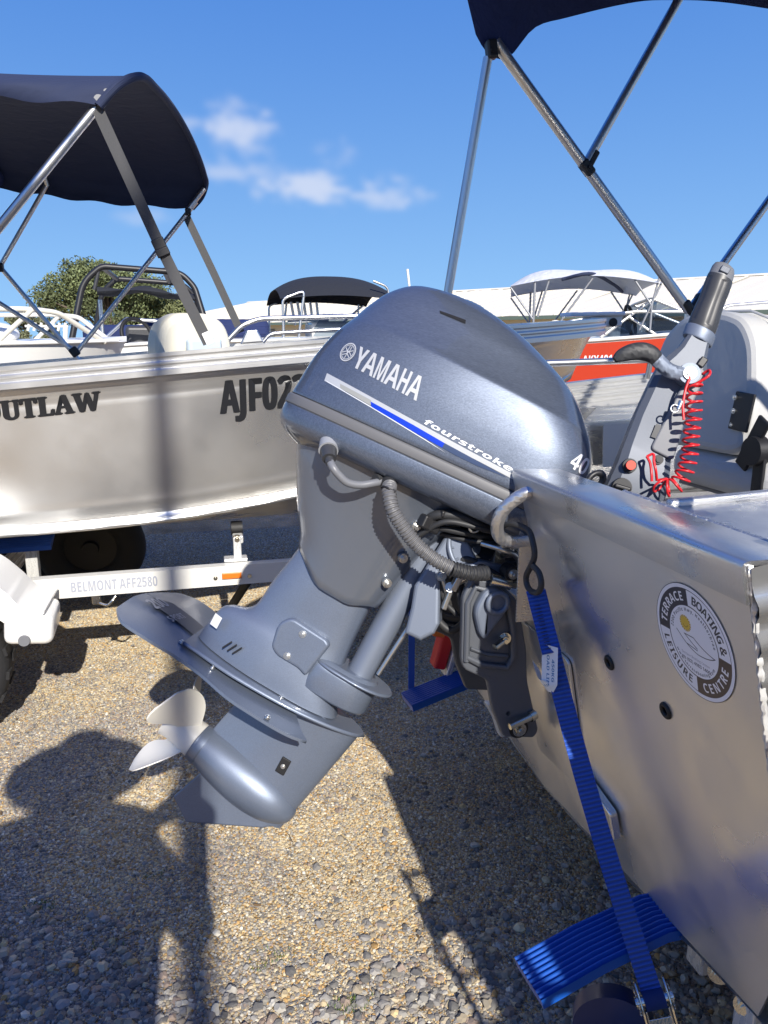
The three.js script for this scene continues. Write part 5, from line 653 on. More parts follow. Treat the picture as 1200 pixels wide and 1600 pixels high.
{
  const t = thing('boat_trailer', 'white painted boat trailer with registration lettering and amber reflector under the lettered boat', 'boat trailer', [-0.7, 0, -4.05]), W = atBase(t);
  const white = P({ color: lin(0.72, 0.71, 0.66), metalness: 0.15, roughness: 0.4, bumpMap: rep(smudgeTex, 3), bumpScale: 0.0008 });
  const prof = [[0.025, -0.043], [0.025, 0.043], [-0.025, 0.043], [-0.025, -0.043]];
  const beamY = x => 0.528 + 0.008 * (x + 0.2), bz = 0.86;
  for (const s of [1, -1]) obj('side_beam', W(merge([sweep([[-2.6, beamY(-2.6), -4.05 + s * bz], [0.9, beamY(0.9), -4.05 + s * bz], [2.9, 0.56, -4.05 + s * 0.1]], prof, { up: [0, 1, 0], crease: 20 })])), white, t);
  for (const x of [-2.3, -0.9, 0.6]) obj('cross_beam', W(box(x, 0.47, -4.05, 0.06, 0.06, 1.72, 0.005)), M.galv, t);
  obj('draw_bar', W(box(3.2, 0.55, -4.05, 1.4, 0.08, 0.08, 0.006)), white, t);
  const fz = -4.05 + bz + 0.0262, pale = P({ color: lin(0.34, 0.36, 0.42), roughness: 0.5, side: THREE.DoubleSide });
  const side = (g, x, y) => { g.rotateZ(0.008).translate(x, y, fz); return W(g); };
  obj('registration', side(letters('BELMONT AFF2580', 0.044, 0.64), -0.545, 0.505), pale, t, 'faded grey lettering on the trailer beam');
  obj('reflector', W(box(0.098, 0.531, fz + 0.004, 0.082, 0.026, 0.010, 0.003)), M.orange, t, 'amber reflector'); for (const x of [0.030, 0.172]) obj('bolt', W(bolt([x, 0.524, fz + 0.003], [0, 0, 1], 0.006)), M.zinc, t);
  // mudguards and wheels
  for (const s of [1, -1]) {
    const zc = -4.05 + s * 1.06, L = []; const gp = [[-0.59, 0.535], [-0.66, 0.55], [-0.72, 0.62], [-0.80, 0.695], [-0.95, 0.735], [-1.15, 0.735], [-1.3, 0.69], [-1.38, 0.60], [-1.42, 0.54], [-1.5, 0.53]];
    obj('mudguard', W(crease(merge([sweep(new THREE.CatmullRomCurve3(VA(gp.map(([x, y]) => [x, y, zc]))).getPoints(50), [[-0.14, -0.006], [0.14, -0.006], [0.14, 0.006], [-0.14, 0.006]], { up: [0, 1, 0], crease: 35 }), plate([...gp.slice(0, 9), [-1.40, 0.50], [-1.30, 0.56], [-1.15, 0.655], [-0.95, 0.655], [-0.82, 0.60], [-0.72, 0.50], [-0.66, 0.46], [-0.585, 0.475]], 0.012, { bevel: 0.003, round: 0.03 }).translate(0, 0, zc + s * 0.142), ...(s > 0 ? [box(-0.655, 0.470, zc + 0.03, 0.17, 0.115, 0.24, 0.03, [0, 0.05, -0.1])] : [])]), 35)), M.whiteGel, t);
    if (s > 0) { obj('step_lamp', W(merge([cyl([-0.665, 0.437, zc + 0.148], [-0.665, 0.437, zc + 0.158], 0.022, 0.02, 20)]).scale(1, 1, 1)), M.greyPlastic, t); obj('marker', W(box(-0.576, 0.475, zc + 0.05, 0.006, 0.03, 0.05, 0.002)), M.darkPlastic, t); }
    const wg = new THREE.LatheGeometry([[0.17, -0.075], [0.22, -0.088], [0.27, -0.085], [0.300, -0.065], [0.306, -0.03], [0.306, 0.03], [0.300, 0.065], [0.27, 0.085], [0.22, 0.088], [0.17, 0.075]].map(p => new THREE.Vector2(...p)), 48).rotateX(Math.PI / 2), tr = []; for (let k = 0; k < 40; k++) tr.push(box(0.305, 0, 0.035 * (k % 2 ? 1 : -1), 0.014, 0.034, 0.055, 0.003).rotateZ(k / 40 * 6.2832));
    const w = obj('wheel', W(merge([wg, ...tr]).translate(-1.06, 0.312, zc - s * 0.005)), M.tyre, t); obj('rim', W(merge([cyl([-1.06, 0.312, zc - 0.07], [-1.06, 0.312, zc + 0.07], 0.172, 0.172, 32), cyl([-1.06, 0.312, zc - 0.085], [-1.06, 0.312, zc + 0.085], 0.05, 0.05, 20)])), M.galv, w);
  }
  obj('axle', W(cyl([-1.06, 0.33, -5.1], [-1.06, 0.33, -3.0], 0.03)), M.galv, t);
  const sw = obj('spare_wheel', W(new THREE.TorusGeometry(0.225, 0.085, 16, 40).rotateX(0.2).translate(-0.66, 0.33, -4.6)), M.tyre, t); obj('rim', W(merge([cyl([0, 0, -0.03], [0, 0, 0.03], 0.165, 0.165, 32), cyl([0, 0, 0.02], [0, 0, 0.05], 0.05, 0.045, 20)]).rotateX(0.2).translate(-0.66, 0.33, -4.6)), M.blackPlastic, sw);
  // roller bracket, skid, hanging clips
  const rb = obj('roller_bracket', W(merge([box(0.13, 0.615, -3.27, 0.034, 0.12, 0.05, 0.006), box(0.12, 0.583, -3.24, 0.10, 0.014, 0.06, 0.004), box(0.135, 0.66, -3.29, 0.045, 0.035, 0.06, 0.006)])), M.galv, t); obj('roller', W(cyl([0.11, 0.690, -3.36], [0.16, 0.690, -3.36], 0.032, 0.032, 24)), M.black, rb); obj('bolt', W(bolt([0.13, 0.665, -3.255], [0, 0, 1], 0.013)), M.zinc, rb);
  const p = []; for (let i = 0; i <= 28; i++) p.push([-0.06 + 0.12 * i / 28, i % 4 < 2 ? 0.01 : 0.003]); p.push([0.06, -0.012], [-0.06, -0.012]);
  for (const z of [-3.50, -4.60]) obj('skid', W(sweep([[-1.6, 0.63, z], [-0.66, 0.648, z]], p, { up: [0, 1, z > -4 ? 0.35 : -0.35], crease: 25 })), M.skid, t);
  for (const [x, z] of [[-1.4, -3.50], [-0.75, -3.50], [-1.4, -4.60], [-0.75, -4.60]]) obj('skid_post', W(box(x, 0.55, z, 0.05, 0.15, 0.05, 0.004)), M.galv, t);
  obj('strap_hook', W(merge([box(-0.455, 0.472, -3.19, 0.035, 0.06, 0.03, 0.004), tube([[-0.44, 0.452, -3.16], [-0.41, 0.445, -3.15], [-0.39, 0.46, -3.15], [-0.375, 0.478, -3.16]], 0.006)])), M.zinc, t);
  obj('stay', W(cyl([0.18, 0.49, -3.25], [0.05, 0.16, -3.6], 0.02)), M.black, t); 
}

// ================================================================ BOATS, SHED AND TREE FURTHER BACK
function simpleHull(t, W, o) {        // bow to +x: o: x0, x1, cz, b, sheer, chine, keel, stripe materials by height
  const h = { x0: o.x0, x1: o.x1, cz: o.cz, ribs: o.ribs ?? [], sheer: o.sheer, chine: o.chine, keel: o.keel, hb: x => o.b * Math.pow(Math.max(0, 1 - Math.pow(clamp((x - o.xm) / (o.x1 - o.xm)), 2.2)), 0.62), hc: x => o.b * 0.85 * Math.pow(Math.max(0, 1 - Math.pow(clamp((x - o.xm + 0.2) / (o.x1 - o.xm + 0.2)), 2.0)), 0.8), rake: (x, y) => -0.5 * Math.max(0, o.sheer(o.x1) - y) * sstep(o.xm, o.x1, x) }, H = hullParts(h);
  for (const sd of [1, -1]) for (const [t0, t1, m, n] of o.bands) obj(n, W(grid(H.xs.map(x => { const r = []; for (let j = 0; j <= 12; j++) r.push(H.sidePt(x, mix(t0, t1, j / 12), sd)); return r; }), false, sd > 0)), m, t);
  obj('hull_bottom', W(merge([H.bottom(1), H.bottom(-1)])), o.under, t);
  obj('deck', W(grid(H.xs.map(x => { const r = []; for (let j = 0; j <= 8; j++) { const u = j / 4 - 1, p = H.sidePt(x, 1, Math.sign(u) || 1); r.push(V(p.x, p.y - 0.02 + 0.05 * (1 - u * u), mix(o.cz, p.z, Math.abs(u)))); } return r; }), false, false)), Object.assign(o.top.clone(), { side: THREE.DoubleSide }), t);
  for (const sd of [1, -1]) obj('rub_rail', W(sweep(H.xs.filter(x => x < o.x1 - 0.03).map(x => { const p = H.sidePt(x, 1, sd); return [p.x, p.y - 0.01, p.z]; }), circle(0.026, 10, 1, 0.7))), o.rail, t);
  return { h, H };
}
const stands = (t, W, x0, x1, z, y) => { obj('trailer_rail', W(merge([box((x0 + x1) / 2, 0.5, z + 0.6, x1 - x0, 0.1, 0.06, 0.005), box((x0 + x1) / 2, 0.5, z - 0.6, x1 - x0, 0.1, 0.06, 0.005), box(x0 + 0.5, 0.5, z, 0.06, 0.08, 1.2, 0.004), box(x1 - 0.5, 0.5, z, 0.06, 0.08, 1.2, 0.004), cyl([x0 + 0.8, 0.3, z - 0.95], [x0 + 0.8, 0.3, z - 0.75], 0.3, 0.3, 24), cyl([x0 + 0.8, 0.3, z + 0.75], [x0 + 0.8, 0.3, z + 0.95], 0.3, 0.3, 24), box((x0 + x1) / 2, 0.62, z, 0.08, 0.24, 0.6, 0.004)])), M.galv, t); };
const canopyGeo = (x0, x1, z0, z1, yE, yT, o = {}) => { const rows = []; for (let i = 0; i <= 30; i++) { const u = i / 30, x = mix(x0, x1, u), end = Math.pow(Math.abs(2 * u - 1), 2.6), r = []; for (let j = 0; j <= 24; j++) { const t = j / 12 - 1, a = Math.abs(t), e = o.edge ? o.edge(u) : yE, top = mix(yT, mix(e, yT, o.endK ?? 0.35), end) + (o.lift ? o.lift(u) : 0); r.push(V(x, mix(top, e, Math.pow(a, 2.6)), mix((z0 + z1) / 2, t < 0 ? z0 : z1, a))); } rows.push(r); } return grid(rows); };
const dbl = m => Object.assign(m.clone(), { side: THREE.DoubleSide });
{ // red bow rider
  const t = thing('red_bowrider', 'red and white runabout with a pale grey bimini beyond the aluminium bow', 'boat', [3.15, 0, -7.45]), W = atBase(t);
  const o = { x0: 2.2, x1: 7.2, cz: -8.35, xm: 4.6, b: 1.0, sheer: spline([[2.2, 1.43], [3.8, 1.52], [5.0, 1.61], [7.2, 1.78]]), chine: spline([[2.2, 0.66], [5, 0.72], [7.2, 1.2]]), keel: spline([[2.2, 0.45], [5.2, 0.5], [7.2, 1.15]]), bands: [[0, 0.42, M.alu, 'lower_hull'], [0.42, 0.50, M.blueGel, 'pin_stripe'], [0.50, 0.90, M.redGel, 'red_band'], [0.90, 1, M.whiteGel, 'white_band']], under: M.alu, top: M.whiteGel, rail: M.whiteGel };
  o.bands = [[0, 0.435, M.aluSide, 'lower_hull'], [0.435, 0.455, M.blueGel, 'pin_stripe'], [0.455, 0.955, M.redGel, 'red_band'], [0.955, 1, M.whiteGel, 'white_band']];
  const { H, h } = simpleHull(t, W, o); stands(t, W, 2.4, 6.4, -8.35);
  const lt = letters('AKX401N', 0.085, 0.72), p = lt.attributes.position; for (let i = 0; i < p.count; i++) { const x = 3.86 + p.getX(i), y = 1.285 + p.getY(i) + 0.04 * p.getX(i), q = H.sidePt(x, (y - h.chine(x)) / (h.sheer(x) - h.chine(x)), 1); p.setXYZ(i, x, y, q.z + 0.004); } obj('registration', W(lt), P({ color: lin(0.75, 0.74, 0.72), roughness: 0.4, side: THREE.DoubleSide }), t);
  const zc = -8.35, frame = [];
  for (const s of [1, -1]) { const z = zc + s * 0.75; frame.push(bent([[4.05, 1.55, z], [4.55, 1.93, z - s * 0.1], [4.62, 1.96, zc]], 0.016), bent([[4.55, 1.93, z - s * 0.1], [5.4, 1.60, z - s * 0.1]], 0.016), cyl([4.32, 1.75, z], [4.6, 1.57, z], 0.012)); }
  obj('windscreen_frame', W(merge(frame)), M.chrome, t);
  for (const s of [1, -1]) obj('windscreen_pane', W(grid([[V(4.10, 1.56, zc + s * 0.74), V(4.55, 1.92, zc + s * 0.65)], [V(5.35, 1.60, zc + s * 0.64), V(4.57, 1.92, zc + s * 0.64)]])), dbl(M.tintGlass), t); obj('windscreen_pane', W(grid([[V(4.58, 1.58, zc + 0.62), V(4.60, 1.92, zc + 0.62)], [V(4.58, 1.58, zc - 0.62), V(4.60, 1.92, zc - 0.62)]])), dbl(M.tintGlass), t);
  obj('bow_rail', W(merge([bent([[3.55, 1.52, zc + 0.95], [3.66, 1.70, zc + 0.95], [4.35, 1.80, zc + 0.9], [5.1, 1.80, zc + 0.8], [5.35, 1.62, zc + 0.75]], 0.016, { bend: 0.1 }), bent([[5.0, 1.62, zc + 0.85], [5.2, 1.85, zc + 0.80], [6.4, 1.95, zc + 0.45], [6.45, 1.72, zc + 0.45]], 0.016, { bend: 0.1 })])), M.chrome, t);
  for (const [x, z] of [[4.2, 0.45], [4.6, -0.45], [3.6, 0.4]]) obj('seat', W(box(x, 1.58, zc + z, 0.12, 0.30, 0.42, 0.05)), M.whiteGel, t);
  obj('steering_wheel', W(new THREE.TorusGeometry(0.16, 0.018, 10, 28).rotateY(1.2).rotateZ(0.3).translate(4.38, 1.72, zc + 0.42)), M.black, t);
  const e = u => mix(2.08, 2.05, u) - 0.05 * Math.sin(u * 3.14) * -1, lift = u => 0.02 * Math.sin(u * 9);
  const cn = obj('bimini_canopy', W(canopyGeo(3.12, 4.62, zc + 0.95, zc - 0.95, 2.07, 2.27, { endK: 0.2, edge: u => 2.05 + 0.09 * Math.sin(u * Math.PI), lift })), dbl(M.greyCanvas), t); obj('canopy_hem', W(tube([[3.62, 2.11, zc + 0.95], [3.9, 2.16, zc + 0.93], [4.25, 2.14, zc - 0.2], [4.45, 2.10, zc - 0.9]], 0.018)), M.charcoal, cn);
  const poles = []; for (const s of [1, -1]) { const z = zc + s * 0.92; poles.push(cyl([3.36, 1.5, z], [3.36, 2.10, z], 0.012), cyl([3.36, 1.72, z], [3.12, 2.04, z], 0.010), cyl([3.40, 1.75, z], [3.50, 2.12, z], 0.010), cyl([3.50, 1.52, z], [3.92, 2.12, z], 0.010), cyl([4.40, 1.62, z], [4.58, 2.08, z], 0.010), cyl([4.5, 1.85, z], [4.32, 2.10, z], 0.010), cyl([4.5, 1.85, z], [4.55, 2.12, z], 0.010), cyl([4.5, 1.6, z], [4.5, 1.9, z], 0.011)); } obj('bimini_frame', W(merge(poles)), P({ color: lin(0.30, 0.31, 0.33), metalness: 0.6, roughness: 0.5 }), t);
  t.rotation.y = -0.40;
}
{ // dark canopy boat
  const t = thing('cuddy_boat', 'dark hulled runabout under a black bimini beside the far end of the shed', 'boat', [0.4, 0, -10.6]), W = atBase(t), zc = -10.6;
  const o = { x0: -1.2, x1: 3.6, cz: zc, xm: 1.2, b: 1.0, sheer: spline([[-1.2, 1.40], [1.2, 1.46], [3.6, 1.58]]), chine: spline([[-1.2, 0.75], [2, 0.8], [3.6, 1.1]]), keel: spline([[-1.2, 0.5], [2, 0.55], [3.6, 1.05]]), bands: [[0, 0.7, M.greyPlastic, 'lower_hull'], [0.7, 1, M.navy, 'upper_hull']], under: M.whiteGel, top: M.darkPlastic, rail: M.greyPlastic }; simpleHull(t, W, o); stands(t, W, -0.8, 3, zc);
  obj('bimini_canopy', W(canopyGeo(1.03, 2.52, zc + 0.95, zc - 0.95, 2.02, 2.36, { endK: 0.45, edge: u => 2.02 + 0.05 * Math.sin(u * 3.14) })), dbl(M.blackCanvas), t);
  const fr = []; for (const s of [1, -1]) { const z = zc + s * 0.93; fr.push(bent([[1.06, 1.46, z], [1.06, 2.02, z], [1.33, 2.12, z], [1.24, 1.5, z]], 0.016, { bend: 0.06 }), cyl([1.8, 1.5, z], [2.48, 2.05, z], 0.016), bent([[2.2, 2.25, z], [2.4, 2.18, z], [2.38, 1.5, z]], 0.014, { bend: 0.08 })); } obj('bimini_frame', W(merge(fr)), M.chrome, t);
  const rods = []; for (let k = 0; k < 5; k++) rods.push(cyl([1.30 + 0.08 * k, 1.72, zc + 0.2], [1.25 + 0.085 * k, 2.02, zc + 0.2], 0.018)); rods.push(cyl([1.2, 1.76, zc + 0.2], [1.75, 1.79, zc + 0.2], 0.02)); obj('rod_holders', W(merge(rods)), M.chrome, t);
  obj('console', W(box(1.75, 1.60, zc, 0.5, 0.34, 0.7, 0.05)), M.whiteGel, t); obj('wind_screen', W(grid([[V(1.45, 1.62, zc + 0.6), V(1.62, 1.86, zc + 0.55)], [V(2.5, 1.62, zc + 0.6), V(2.35, 1.86, zc + 0.55)]])), dbl(M.tintGlass), t); obj('seat', W(box(2.1, 1.62, zc + 0.45, 0.14, 0.26, 0.4, 0.05)), P({ color: lin(0.10, 0.12, 0.28), roughness: 0.5 }), t);
  const wh = tag(obj('whip_antenna', cyl([3.42, 1.55, -12.0], [3.28, 2.62, -12.0], 0.012, 0.02), M.whiteGel, scene), 'thin white whip antenna rising behind the top of the outboard cowling', 'antenna'); wh.name = 'whip_antenna';
}
{ // white boat at the left edge
  const t = thing('white_dinghy', 'white boat with pale bow rails at the left edge behind the lettered boat', 'boat', [-3, 0, -7.3]), W = atBase(t), zc = -7.55;
  const o = { x0: -4.2, x1: -0.62, cz: zc, xm: -2.4, b: 0.85, sheer: spline([[-4.2, 1.44], [-1.5, 1.50], [-0.62, 1.525]]), chine: spline([[-4.2, 0.75], [-1.4, 0.85], [-0.62, 1.2]]), keel: spline([[-4.2, 0.55], [-1.4, 0.62], [-0.62, 1.15]]), bands: [[0, 0.88, M.whiteGel, 'lower_hull'], [0.88, 1, M.whiteGel, 'upper_hull']], under: M.whiteGel, top: M.whiteGel, rail: M.whiteGel }; simpleHull(t, W, o); stands(t, W, -3.9, -1.2, zc);
  const ivory = P({ color: lin(0.66, 0.63, 0.54), roughness: 0.4 });
  for (const s of [1, -1]) obj('bow_rail', W(merge([bent([[-3.2, 1.5, zc + s * 0.8], [-3.0, 1.74, zc + s * 0.8], [-1.30, 1.765, zc + s * 0.66], [-1.10, 1.74, zc + s * 0.58], [-0.78, 1.50, zc + s * 0.30]], 0.022, { bend: 0.16 }), cyl([-1.56, 1.5, zc + s * 0.72], [-1.28, 1.76, zc + s * 0.66], 0.02), cyl([-2.4, 1.5, zc + s * 0.8], [-2.2, 1.75, zc + s * 0.76], 0.02)])), ivory, t);
  obj('rod_rack', W(merge([box(-1.28, 1.64, zc + 0.1, 0.36, 0.02, 0.02, 0.004), ...Array.from({ length: 7 }, (_, k) => cyl([-1.44 + 0.05 * k, 1.60, zc + 0.1], [-1.42 + 0.05 * k, 1.67, zc + 0.1], 0.012)), cyl([-1.14, 1.5, zc + 0.1], [-1.12, 1.65, zc + 0.1], 0.02)])), ivory, t);
  const wc = obj('wind_cowl', W(new THREE.SphereGeometry(0.16, 24, 16).scale(1.2, 0.62, 1).translate(-1.66, 1.57, zc + 0.3)), M.whiteGel, t); obj('red_mark', W(merge([letters('2', 0.08, 1.1)]).translate(-1.68, 1.50, zc + 0.475)), dbl(M.red), wc);
}
{ // blue and white wake boat with its tower
  const t = thing('wake_boat', 'blue and white wake boat with a black arched tower before the tree', 'boat', [-1.0, 0, -10]), W = atBase(t), zc = -10.0;
  const o = { x0: -1.45, x1: 2.2, cz: zc, xm: -0.4, b: 1.05, sheer: spline([[-1.45, 1.43], [-0.4, 1.50], [2.2, 1.56]]), chine: spline([[-1.45, 0.8], [1, 0.85], [2.2, 1.1]]), keel: spline([[-1.45, 0.55], [1, 0.58], [2.2, 1.05]]), bands: [[0, 0.55, M.whiteGel, 'lower_hull'], [0.55, 0.84, M.blueGel, 'blue_band'], [0.84, 1, M.whiteGel, 'white_band']], under: M.whiteGel, top: M.whiteGel, rail: M.whiteGel }; simpleHull(t, W, o); stands(t, W, -1.2, 1.8, zc);
  for (const s of [0.95, -0.95]) obj('tower_leg', W(merge([bent([[-1.32, 1.5, zc + s], [-1.16, 2.14, zc + s * 0.92], [-0.96, 2.31, zc + s * 0.9], [-0.12, 2.26, zc + s * 0.9], [0.02, 2.10, zc + s * 0.92], [0.12, 1.72, zc + s]], 0.034, { bend: 0.14 })])), M.blackPlastic, t);
  obj('tower_bar', W(merge([cyl([-0.96, 2.31, zc - 0.86], [-0.96, 2.31, zc + 0.86], 0.03), cyl([-0.3, 2.28, zc - 0.86], [-0.3, 2.28, zc + 0.86], 0.03), cyl([-0.98, 2.30, zc + 0.86], [-1.05, 2.06, zc + 0.86], 0.02)])), M.darkPlastic, t);
  obj('folded_canopy', W(grid(Array.from({ length: 22 }, (_, i) => { const u = i / 21, x = mix(-1.02, 0.02, u), y = 2.04 + 0.05 * Math.sin(u * 3.1) - 0.07 * u; return Array.from({ length: 9 }, (_, j) => { const a = j / 8 * 6.2832; return V(x, y + (0.035 + 0.025 * Math.sin(u * 12 + j)) * Math.sin(a) , zc + 0.82 + 0.10 * Math.cos(a)); }); }))), dbl(M.blackCanvas), t);
  obj('console', W(box(-0.55, 1.58, zc, 0.5, 0.22, 0.8, 0.05)), M.darkPlastic, t); obj('steering_wheel', W(new THREE.TorusGeometry(0.19, 0.022, 10, 28).rotateY(0.6).rotateX(-0.4).translate(-0.64, 1.58, zc + 0.8)), M.black, t); obj('boat_cover', W(box(0.15, 1.66, zc - 0.3, 1.5, 0.24, 1.1, 0.08)), M.navy, t);
  obj('windscreen_frame', W(merge([cyl([-1.0, 1.52, zc + 0.9], [-0.75, 1.76, zc + 0.7], 0.02), cyl([-0.75, 1.76, zc + 0.7], [-0.2, 1.72, zc + 0.7], 0.02), cyl([-0.5, 1.52, zc + 0.85], [-0.4, 1.72, zc + 0.7], 0.02), cyl([-0.35, 1.5, zc + 0.85], [-0.2, 1.68, zc + 0.7], 0.02), cyl([-1.05, 1.5, zc + 0.4], [-1.05, 1.98, zc + 0.4], 0.022)])), M.chrome, t);
}
{ // small bright boats glimpsed between the others, further back
  const t = thing('covered_boat', 'low boat under a dark blue cover in front of the shed wall at left', 'boat', [1.6, 0, -15]), W = atBase(t);
  simpleHull(t, W, { x0: -2.4, x1: 3.4, cz: -15, xm: 0.8, b: 1.05, sheer: x => 1.42 + 0.03 * x, chine: x => 0.8 + 0.03 * x, keel: x => 0.5 + 0.1 * clamp(x - 1, 0, 5), bands: [[0, 1, M.whiteGel, 'hull_side']], under: M.whiteGel, top: M.navy, rail: M.greyPlastic }); stands(t, W, -2, 2.6, -15); obj('cover', W(box(-0.6, 1.62, -15, 2.6, 0.36, 1.5, 0.12)), M.navy, t);
}
{ // long pale shed
  const rightDir = (px, d) => { const a = px * D; return [Math.sin(a) * d, -Math.cos(a) * d]; };   // bearing from -z towards +x
  const t = thing('long_shed', 'long low shed with a pale cream metal roof closing the yard at the back', 'shed', [20, 0, -60]), W = atBase(t);
  const b = a => a + 13.6, L = rightDir(b(-17.6), 84), R = rightDir(b(29), 44), len = Math.hypot(R[0] - L[0], R[1] - L[1]), dx = (R[0] - L[0]) / len, dz = (R[1] - L[1]) / len, nx = dz * 1, nz = -dx, N = nz < 0 ? [nx, nz] : [-nx, -nz], at = (s, q, y) => V(L[0] + dx * s + N[0] * q, y, L[1] + dz * s + N[1] * q);
  const eave = 3.15, ridge = 6.0, wid = 15, roofM = P({ color: lin(0.76, 0.70, 0.56), roughness: 0.8, metalness: 0, side: THREE.DoubleSide }), wallM = P({ color: lin(0.64, 0.57, 0.40), roughness: 0.7, side: THREE.DoubleSide });
  const slab = (s0, s1, q0, q1, y0, y1, n) => { const rows = []; for (let i = 0; i <= n; i++) { const s = mix(s0, s1, i / n), k = (i % 4 === 1 ? 0.04 : 0); rows.push([at(s, q0, y0 + k), at(s, q1, y1 + k)]); } return grid(rows); };
  const n = 40;
  const roof = obj('roof', W(slab(-0.6, len, -0.6, wid, eave - 0.06, ridge, n)), roofM, t); obj('roof', W(slab(-0.6, len, 2 * wid + 0.6, wid, eave - 0.06, ridge, 40)), roofM, t);
  const wr = []; for (let i = 0; i <= n; i++) { const s = mix(0, len, i / n); wr.push([at(s, i % 2 ? -0.03 : 0, 0), at(s, i % 2 ? -0.03 : 0, eave)]); } obj('wall', W(grid(wr)), wallM, t); obj('wall', W(grid([[at(0, 0, 0), at(0, wid, 0), at(0, 2 * wid, 0)], [at(0, 0, eave), at(0, wid, ridge), at(0, 2 * wid, eave)]])), wallM, t); obj('wall', W(grid([[at(0, 2 * wid, 0), at(0, 2 * wid, eave)], [at(len, 2 * wid, 0), at(len, 2 * wid, eave)]])), wallM, t);
  { const R = []; for (let q = 0.8; q < len; q += 1.25) { const a = at(q, -0.6, eave - 0.02), b = at(q, wid, ridge + 0.04); R.push(sweep([a, b], [[-0.035, -0.03], [0.035, -0.03], [0.035, 0.03], [-0.035, 0.03]], { up: [0, 1, 0] })); } R.push(sweep([at(-0.6, wid, ridge + 0.05), at(len, wid, ridge + 0.05)], [[-0.3, -0.06], [0.3, -0.06], [0, 0.08]], { up: [0, 1, 0] })); const rr = obj('roof_rib', W(merge(R)), roofM, roof); rr.userData.kind = 'stuff'; }
  const gut = P({ color: lin(0.11, 0.15, 0.12), roughness: 0.5 }); obj('gutter', W(sweep([at(-0.6, -0.7, eave - 0.16), at(len, -0.7, eave - 0.16)], [[-0.08, -0.11], [0.08, -0.11], [0.08, 0.11], [-0.08, 0.11]], { up: [0, 1, 0] })), gut, t);
  for (const s of [0.22, 0.42, 0.60, 0.74, 0.86]) obj('roof_light', W((() => { const a = slab(len * s, len * s + 1.1, 0.4, wid - 0.8, eave + 0.075, ridge - 0.165, 1); return a; })()), P({ color: lin(0.60, 0.54, 0.38), roughness: 0.5, side: THREE.DoubleSide }), roof);
  for (const s of [0.14, 0.62]) { const g = box(0, 0, 0, 3.2, 0.7, 0.9, 0.1); g.rotateY(-Math.atan2(dz, dx)); const p = at(len * s, wid, ridge + 0.22); obj('ridge_vent', W(g.translate(p.x, p.y, p.z)), roofM, roof); }
  for (const s of [0.3, 0.5, 0.66, 0.8, 0.9]) { const q = [at(len * s, -0.05, 0), at(len * s, -0.05, 2.6)], q2 = [at(len * s + 3, -0.05, 0), at(len * s + 3, -0.05, 2.6)]; obj('door', W(grid([q, q2])), P({ color: lin(0.16, 0.17, 0.15), roughness: 0.6, side: THREE.DoubleSide }), t); }
}
// dark post-and-rail bay under the eave is part of the shed; trees stand beyond its left end
function tree(name, label, x, z, R, hgt, n, seed, tone, trunkH) {
  const t = thing(name, label, 'tree', [x, 0, z]), rnd = mulberry(seed), L = []; for (let i = 0; i < n; i++) { const a = rnd() * 6.283, e = Math.pow(rnd(), 0.6), r = R * (0.35 + 0.58 * rnd()) * Math.sqrt(1 - Math.pow(e * 0.92, 2)); L.push([r * Math.cos(a), trunkH + (hgt - trunkH) * e * 0.93, r * Math.sin(a), R * (0.16 + 0.17 * rnd())]); }
  const limb = [sweep([[0, 0, 0], [0.1, trunkH * 0.6, 0], [0, trunkH * 1.1, 0.1]], circle(R * 0.075, 10), { scale: u => 1 - 0.45 * u })]; for (let i = 0; i < n; i += 2) { const l = L[i]; limb.push(sweep([[0, trunkH * 0.75, 0], [l[0] * 0.35, mix(trunkH, l[1], 0.55), l[2] * 0.35], [l[0], l[1], l[2]]], circle(R * 0.032, 7), { scale: u => 1 - 0.75 * u })); }
  obj('trunk', limb, P({ color: lin(0.13, 0.105, 0.08), roughness: 0.9 }), t);
  const pos = [], col = [], nor = []; const leaf = (px, py, pz, s, c) => { const a = V(rnd() - 0.5, rnd() - 0.5, rnd() - 0.5).normalize(), b = V(rnd() - 0.5, rnd() - 0.5, rnd() - 0.5).cross(a).normalize(), c2 = a.clone().cross(b); const P0 = V(px, py, pz); for (const [u, v] of [[-1, 0], [0, -0.5], [1, 0], [-1, 0], [1, 0], [0, 0.5]]) { const q = P0.clone().addScaledVector(b, u * s).addScaledVector(c2, v * s); pos.push(q.x, q.y, q.z); col.push(...c); } };
  for (const [x0, y0, z0, r] of L) { const k0 = 0.75 + 0.6 * rnd(), cnt = 620; for (let i = 0; i < cnt; i++) { const d = V(rnd() - 0.5, rnd() - 0.5, rnd() - 0.5).normalize().multiplyScalar(r * Math.pow(rnd(), 0.35)); d.y *= 0.72; const k = k0 * (0.7 + 0.6 * rnd()); leaf(x0 + d.x, y0 + d.y, z0 + d.z, 0.11 + 0.13 * rnd(), [tone[0] * k, tone[1] * k, tone[2] * k]); } }
  const g = new THREE.BufferGeometry(); g.setAttribute('position', new THREE.Float32BufferAttribute(pos, 3)); g.setAttribute('color', new THREE.Float32BufferAttribute(col, 3)); g.computeVertexNormals(); const m = obj('crown', g, P({ vertexColors: true, roughness: 0.75, side: THREE.DoubleSide }), t); m.userData.kind = 'stuff'; return t;
}
